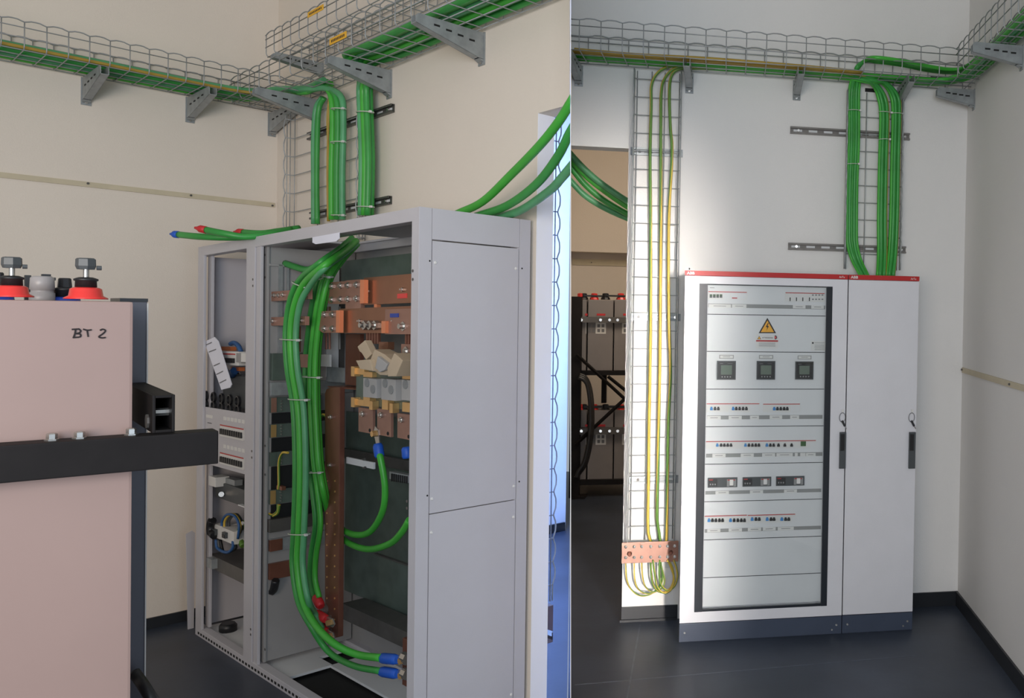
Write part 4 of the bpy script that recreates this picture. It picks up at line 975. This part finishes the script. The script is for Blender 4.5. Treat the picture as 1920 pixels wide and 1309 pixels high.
for a, b, y0, y1 in ((192, 378, 189, 249), (411, 591, 185, 243), (622, 800, 180, 238)):
    m_ = dev(kc, c6, a, y0, b, y1, PV-.012, 'grey_plastic', 'moulded_breaker', .0119)
    dev(m_, c6, a+5, y0+8, a+60, y1-6, PV-.0128, 'black_plastic', 'trip_unit', .0007); dev(m_, c6, a+8, y0+10, a+32, y0+16, PV-.0134, 'red_strip', 'red_mark', .0005)
    for k in range(3): dev(m_, c6, a+12+k*15, y1-24, a+20+k*15, y1-14, PV-.0134, 'strip_grey', 'dial', .0005)
    dev(m_, c6, b-66, y0+8, b-8, y1-6, PV-.0128, 'strip_grey', 'lever_field', .0007); dev(m_, c6, b-48, y0+12, b-26, y1-12, PV-.018, 'white_plastic', 'lever', .005); dev(m_, c6, b-62, y0+10, b-14, y0+16, PV-.0134, 'red_strip', 'red_mark', .0005)
    dev(m_, c6, b-50, y1-16, b-24, y1-8, PV-.0136, 'black_plastic', 'dial', .0005)
label_strip(c6, 5, 176, 264, 906, 286, ((240, 325, 7), (457, 540, 2), (672, 753, -3)))
strip(c6, 170, 424, 440, 478, k5(199, (221, 243, 265, 285))+k5(335, (358, 381, 403, 423)))
strip(c6, 442, 418, 744, 470, k5(471, (495, 516))+k5(566, (590, 609))+k5(658, (682, 702)), blanks=((724, 741),))
label_strip(c6, 6, 172, 501, 904, 523, ((188, 271, 9), (323, 407, 5), (444, 528, 1), (538, 619, -2), (632, 733, -4)))
MB_line(c6, plates[8], 868, 890, 968)
# hanging eye, door handles and key rings
e_ = MB(R).prism([tuple(R.on(*c5(x, y), v=.005)) for x, y in ((50, 62), (108, 66), (100, 48), (84, 38), (70, 38), (58, 46))], (0, .005, 0)).build('lifting_eye', 'white_plastic', kc)
u, _, w = R.on(*c5(78, 50), v=.005); MB(R).cyl((u, .005, w), (u, .0045, w), .006, n=8).build('eye_hole', 'dark_slot', e_)
for par, x in ((kc, 1580), (kn, 1710)):
    a, b = R.on(x-6, 810, v=-.001), R.on(x+5, 878, v=-.001)
    h_ = MB(R).box(a[0], b[0], -.016, -.0002, b[2], a[2]).build('door_handle', 'grey_plastic', par, bevel=.003)
    p_, q_ = R.on(x-4, 814, v=-.016), R.on(x+3, 845, v=-.016); MB(R).box(p_[0], q_[0], -.022, -.0162, q_[2], p_[2]).build('handle_lever', 'black_plastic', h_, bevel=.002)
    u, _, w = R.on(x-.5, 783, v=-.01); ring = [(u+.017*math.cos(t), -.008-.003*math.sin(t), w+.026*math.sin(t)) for t in np.linspace(0, 2*math.pi, 17)]
    k_ = thing('door_key', 'key on a plastic loop hanging on the '+('glazed cabinet door' if par is kc else 'narrow cabinet door'), 'key', R.P(u, -.01, w-.04))
    MB(R).tube(ring, .002, n=5, sub=2).build('loop', 'ink_grey', k_, smooth=True)
    p_, q_ = R.on(x-1, 789, v=-.008), R.on(x+4, 799, v=-.008); MB(R).tube([p_, q_], .006, n=6).build('key_bow', 'black_plastic', k_); r_ = R.on(x+7, 804, v=-.008); MB(R).tube([q_, r_], .003, n=5).build('key_blade', 'steel', k_)
    p_ = R.on(x, 770, v=-.002); MB(R).box(p_[0]-.006, p_[0]+.006, -.01, -.0002, p_[2]-.008, p_[2]+.006).build('hook', 'white_plastic', k_)

# ================================================================ EARTH WIRES, EARTH BAR, CABLES OF THE SECOND ROOM
def ron(x, y, v): return R.on(x, y, v=v)
PE = ['pe_yellow', 'pe_green']
tv = VR-.042
w1 = [(1330, 121, .24), (1290, 121, .26), (1262, 123, .29), (1236, 134, .30), (1222, 158, tv), (1221, 200, tv), (1219, 290, tv), (1220, 420, tv), (1220, 590, tv), (1219, 690, tv), (1217, 800, tv), (1216, 900, tv), (1215, 985, tv), (1218, 1008, tv), (1222, 1020, tv)]
w2 = [(1335, 124, .25), (1292, 124, .27), (1264, 129, .30), (1247, 146, tv), (1240, 172, tv), (1239, 240, tv), (1239, 400, tv), (1238, 590, tv), (1237, 700, tv), (1235, 800, tv), (1233, 900, tv), (1232, 970, tv), (1236, 1000, tv), (1238, 1018, tv)]
w3 = [(1340, 128, .26), (1300, 128, .28), (1272, 130, .30), (1258, 145, tv), (1255, 180, tv), (1257, 240, tv), (1260, 290, tv), (1254, 420, tv), (1254, 590, tv), (1257, 700, tv), (1253, 800, tv), (1251, 930, tv), (1250, 1000, tv), (1249, 1018, tv)]
for k, (w_, nm) in enumerate(((w1, 'nearest the doorway'), (w2, 'middle of three'), (w3, 'nearest the glazed cabinet'))):
    cable(R, 'earth_wire', 'yellow and green earth wire down the tall riser, '+nm, 'wire', [ron(*p) for p in w_], .0085, PE, 'earth wires', two=True, twist=2.1+.7*k, n=8)
eb = thing('earth_bar', 'copper earth bar with two rows of bolts beside the glazed cabinet', 'earth bar', R.P(-.19, .3, .36))
a, b = ron(1166, 1018, VR-.075), ron(1271.5, 1053, VR-.075)
MB(R).box(a[0], b[0], VR-.075, VR-.068, b[2], a[2]).build('bar', 'copper', eb, bevel=.001)
for x in (1173, 1189, 1203, 1220, 1237, 1251.5, 1264.7):
    for y in (1025.5, 1045.5):
        u, _, w = ron(x, y-(x-1173)*.02, VR-.075); o = MB(R).lathe((u, VR-.075, w), (u, VR-1, w), [(0, .0095), (.002, .0095), (.0022, .0075), (.008, .007), (.0082, .004), (.014, .004)], n=8).build('bolt', 'steel', eb)
for x, y in ((1181, 1038), (1258, 1035.5)):
    u, _, w = ron(x, y, VR-.075); MB(R).lathe((u, VR-.074, w), (u, VR-1, w), [(0, .012), (.02, .011), (.024, .008)], n=12).build('insulator', 'copper_dark', eb, smooth=True)
    MB(R).cyl((u, VR-.068, w), (u, VR-.0005, w), .012, n=10).build('spacer', 'copper_dark', eb)
p_, q_ = ron(1166, 1052, VR-.062), ron(1271, 1064, VR-.062); MB(R).box(p_[0], q_[0], VR-.062, VR-.059, q_[2], a[2]-.01).build('clear_cover', 'clear_pane', eb)
loops = (((1173, 1050), (1175, 1085), (1184, 1106), (1200, 1117), (1218, 1115), (1232, 1104), (1241, 1085), (1239, 1052)),
         ((1189, 1050), (1190, 1085), (1197, 1105), (1212, 1113), (1230, 1109), (1240, 1095), (1243, 1078), (1238, 1060)),
         ((1203, 1050), (1205, 1082), (1211, 1101), (1224, 1110), (1240, 1104), (1246, 1088), (1240, 1062)),
         ((1220, 1050), (1221, 1078), (1225, 1098), (1236, 1110), (1252, 1108), (1262, 1092), (1262, 1070), (1254, 1050)),
         ((1237, 1050), (1236, 1078), (1240, 1098), (1252, 1107), (1264, 1100), (1270, 1082), (1268, 1064), (1263, 1050)),
         ((1224, 1050), (1228, 1080), (1232, 1100), (1244, 1112), (1258, 1106), (1264, 1086), (1258, 1064), (1251, 1050)))
for k, pth in enumerate(loops):
    cable(R, 'earth_wire', 'thin looped earth wire under the copper bar, '+('longest loop from the bar end', 'second loop from the bar end', 'third loop from the bar end', 'wide loop from the middle bolt', 'yellow loop reaching the cabinet side', 'inner dark loop')[k], 'wire', [ron(x, y, VR-.05-.006*k) for x, y in pth], .0042 if k < 3 else .0052, (PE[::-1] if k < 3 else PE), 'looped earth wires', two=True, twist=3, n=6)
# green cables dropping into the narrow cabinet
V1 = VR-.05
for k in range(5):
    o = (k-2)*4.2; dv = -.012*(k % 2)
    pts = [(1935, 5+k*2, .05), (1880, 62+k*2, .09), (1836, 105+k*2, .11), (1806, 127+k*1.5, .12), (1780, 130+k*1.5, .13), (1740, 124+k*2, .15), (1690, 114+k*2, .17), (1645, 108+k*2, .19), (1621, 113+k*2, .20), (1609-k, 128, .22), (1604+o*.8, 150, .27), (1601+o, 180, V1), (1601+o, 260, V1), (1598+o, 340, V1), (1597+o, 420, V1), (1598+o, 458, V1), (1606+o*.9, 488, V1), (1619+o*.8, 514, .25), (1621+o*.8, 519, .24)]
    pts = [tuple(R.on(x, y, w=3.17+.006*k)) if i < 8 else tuple(ron(x, y, v+dv)) for i, (x, y, v) in enumerate(pts)]
    pts[8] = tuple((np.array(pts[7])*.45+np.array(pts[9])*.55)+np.array([0, 0, .025]))
    cable(R, 'green_cable', 'green cable looping over the tray edge and down the riser, '+('first', 'second', 'third', 'fourth', 'fifth')[k]+' from the glazed cabinet', 'cable', pts, .0105, GC[k % 2], 'looped green cables over the narrow cabinet')
for grp, x0, x1, n, nm in ((0, 1657, 0, 4, 'middle'), (1, 1680, 0, 4, 'outer')):
    for k in range(n+1):
        yel = k == n
        o = (k-1.5)*3.6 if not yel else (8.5 if grp == 0 else 8); dv = -.014*(k % 2)-(.012 if yel else 0)
        sx = x0+o; st = (1100 if not yel else 1250)
        pts = [np.array([ucut(R, .3, 3.1)+.03, .30-.03*k-.02*grp, 3.118+.008*(k % 2)])] + [np.array([u, .30-.028*k-.02*grp, 3.118+.008*(k % 2)]) for u in (-.2, .3, .8)]
        pts += [np.array(ron(1618+14*grp+k*1.5, 152-1*k, .24)), np.array(ron(1640+20*grp+o*.5, 160-2*grp, .28)), np.array(ron(sx-5+2*grp, 182, V1)), np.array(ron(sx, 215, V1)), np.array(ron(sx-2, 300, V1)), np.array(ron(sx-4, 400, V1)), np.array(ron(sx-4-grp*3, 470, V1)), np.array(ron(sx-6-grp*6, 518, .26))]
        for q_ in pts[-8:]: q_[1] += dv
        if yel: cable(R, 'ochre_wire', 'yellow wire following the %s green bundle into the narrow cabinet' % nm, 'wire', [tuple(q_) for q_ in pts], .0055, 'ochre_wire', None)
        else: cable(R, 'green_cable', 'green cable into the narrow cabinet, %s of the %s riser bundle' % (('first', 'second', 'third', 'fourth')[k], nm), 'cable', [tuple(q_) for q_ in pts], .0105, GC[k % 2], '%s bundle of the narrow cabinet riser' % nm)
for k in range(2): cable(R, 'ochre_wire', 'ochre earth cable along the wall tray over the glazed cabinet, '+('nearer the wall', 'nearer the room')[k], 'wire', [(ucut(R, .18, 3.12)+.03, .16-.04*k, 3.118), (-.3, .17-.04*k, 3.116), (.1, .15-.04*k, 3.118), (.6, .17-.04*k, 3.12), (1.0, .2-.04*k, 3.12)], .0095, 'ochre_wire', 'ochre cables in the wall tray')
for k in range(4): cable(R, 'green_cable', 'green cable carried round the far corner, '+('innermost', 'second from the wall', 'third from the wall', 'outermost')[k], 'cable', [(.7, .31-.03*k, 3.125), (1.1, .31-.03*k, 3.12), (1.45, .30-.03*k, 3.12), (1.58-.012*k, .22-.03*k, 3.12), (1.665-.026*k, .02, 3.12), (1.672-.026*k, -.5, 3.12), (1.672-.026*k, -2.2, 3.12)], .012, GC[k % 3], 'green cables round the far corner')
for c0, c1, nm in (((1591, 207), (1612, 208), 'high on the looped green cables'), ((1587, 308), (1609, 308), 'low on the looped green cables'), ((1648, 210), (1670, 212), 'high on the middle bundle'), ((1672, 213), (1692, 214), 'high on the outer bundle'), ((1648, 262), (1667, 262), 'halfway down the middle bundle')):
    tie(R, 'cable_tie', 'pale cable tie '+nm+' over the narrow cabinet', c0, c1, V1-.01, None, r=.0022)

# ================================================================ BATTERY ROOM SEEN THROUGH THE DOORWAY
RV = 3.50
def rbox(x0, y0, x1, y1, v, d): return pbox(R, x0, y0, x1, y1, v, d)
rack = thing('battery_rack', 'dark two-tier battery rack in the room through the doorway', 'rack', R.P(-.9, RV+.3, 0))
base = R.on(1085, 935, v=RV)
xl = 1071.5
def rp(name, x0, y0, x1, y1, v, d, m_='black_steel'): return rbox(x0, y0, x1, y1, v, d).build(name, m_, rack)
pst = rp('post', xl, 556, 1085, 934, RV-.02, .06)
rp('foot_plate', xl, 932, 1096, 938, RV-.06, .12)
for y0, y1 in ((594, 606), (803, 814)):
    t = rp('cross_bar', 1087, y0, 1190, y1, RV-.01, .05, 'rail_dark')
    for x in (1090, 1126, 1143, 1158): MB(R).cyl(R.on(x, (y0+y1)/2, v=RV-.011), R.on(x, (y0+y1)/2, v=RV-.02), .014, n=6).build('bolt', 'steel', t)
rp('shelf_beam', 1085, 696, 1190, 704, RV, .6); rp('shelf_beam', 1085, 901, 1190, 908, RV, .6)
rp('rear_post', 1128, 704, 1136, 756, RV+.45, .05)
for p_, q_ in (((1081, 665), (1180, 756)), ((1079, 834), (1178, 742)), ((1140, 706), (1185, 742))):
    MB(R).tube([R.on(*p_, v=RV-.05), R.on(*q_, v=RV-.05)], .016, n=4).build('brace', 'black_steel', rack)
def far_cell(x0, y0, x1, y1, label, first=True):
    c_ = thing('battery_cell', label, 'battery', R.P(*R.on((x0+x1)/2, y1, v=RV+.1)))
    rbox(x0, y0, x1, y1, RV+.05, .25).build('casing', 'battery_grey', c_, bevel=.006)
    lx0, lx1 = max(x0+2, x0+14), min(x1, x0+33)
    s_ = rbox(lx0, y0+43, lx1, y0+64, RV+.047, .002).build('sticker', 'white_plastic', c_)
    for i in range(2):
        for j in range(2): rbox(lx0+3+i*8, y0+46+j*9, lx0+8+i*8, y0+52+j*9, RV+.0455, .001).build('printed_mark', 'ink_grey', s_)
    rbox(lx0+2, y0+26, lx1-1, y0+30, RV+.047, .002).build('red_sticker', 'boot_red', c_)
    for k, m_ in ((.25, 'red_plastic'), (.72, 'black_plastic')):
        x = x0+(x1-x0)*k; u, _, w = R.on(x, y0, v=RV+.14)
        MB(R).lathe((u, RV+.14, w), (u, RV+.14, w+1), [(0, .045), (.02, .04), (.025, .03), (.055, .03), (.06, .02)], n=10).build('terminal', m_, c_)
for y0, y1, nm in ((562, 695, 'upper'), (770, 900, 'lower')):
    far_cell(1085.5, y0, 1098, y1, 'grey battery cell half behind the rack post, %s tier' % nm)
    far_cell(1103, y0, 1148, y1, 'grey battery cell with square sticker in the doorway, %s tier' % nm)
    far_cell(1152.5, y0, 1199, y1, 'grey battery cell cut by the doorway edge, %s tier' % nm)
    lk = thing('cell_connector', 'black connector bar across the %s far battery cells' % nm, 'connector', R.P(*R.on(1125, y0-8, v=RV+.12)))
    rbox(1095, y0-9, 1130, y0-5, RV+.10, .03).build('bar', 'black_plastic', lk); rbox(1138, y0-9, 1172, y0-5, RV+.10, .03).build('bar', 'black_plastic', lk)
for k in range(3):
    cable(R, 'black_cable', 'black cable drooping in front of the far battery rack, '+('outer loop', 'middle loop', 'inner loop')[k], 'cable', [R.on(x, y, v=RV-.06-.03*k) for x, y in ((1086-k, 702+3*k), (1098-k, 708+3*k), (1107-2*k, 730), (1111-2*k, 770), (1109-2*k, 820), (1100-2*k, 865), (1088-2*k, 885), (1079+k, 896))], .018, 'black_plastic', 'drooping black cables')
for k, (pth, m_) in enumerate(((((1058, 274), (1071.5, 291), (1100, 321), (1130, 346), (1176, 377), (1215, 398)), 'green_cable_cool'), (((1058, 284), (1071.5, 300), (1098, 329), (1130, 355), (1176, 387), (1215, 408)), 'green_cable'), (((1058, 299), (1071.5, 315), (1096, 345), (1130, 374), (1176, 401), (1215, 418)), 'green_cable_deep'), (((1058, 328), (1071.5, 341), (1096, 366), (1130, 388), (1176, 409), (1215, 422)), 'green_cable_cool'))):
    cable(R, 'green_cable', 'green cable sagging across the battery room doorway, '+('topmost of four', 'second from the top', 'third from the top', 'lowest of four')[k], 'cable', [tuple(R.on(x, y, v=1.1+.05*k)) for x, y in pth], .020, m_, 'sagging cables in the doorway', n=12, cut=-1)
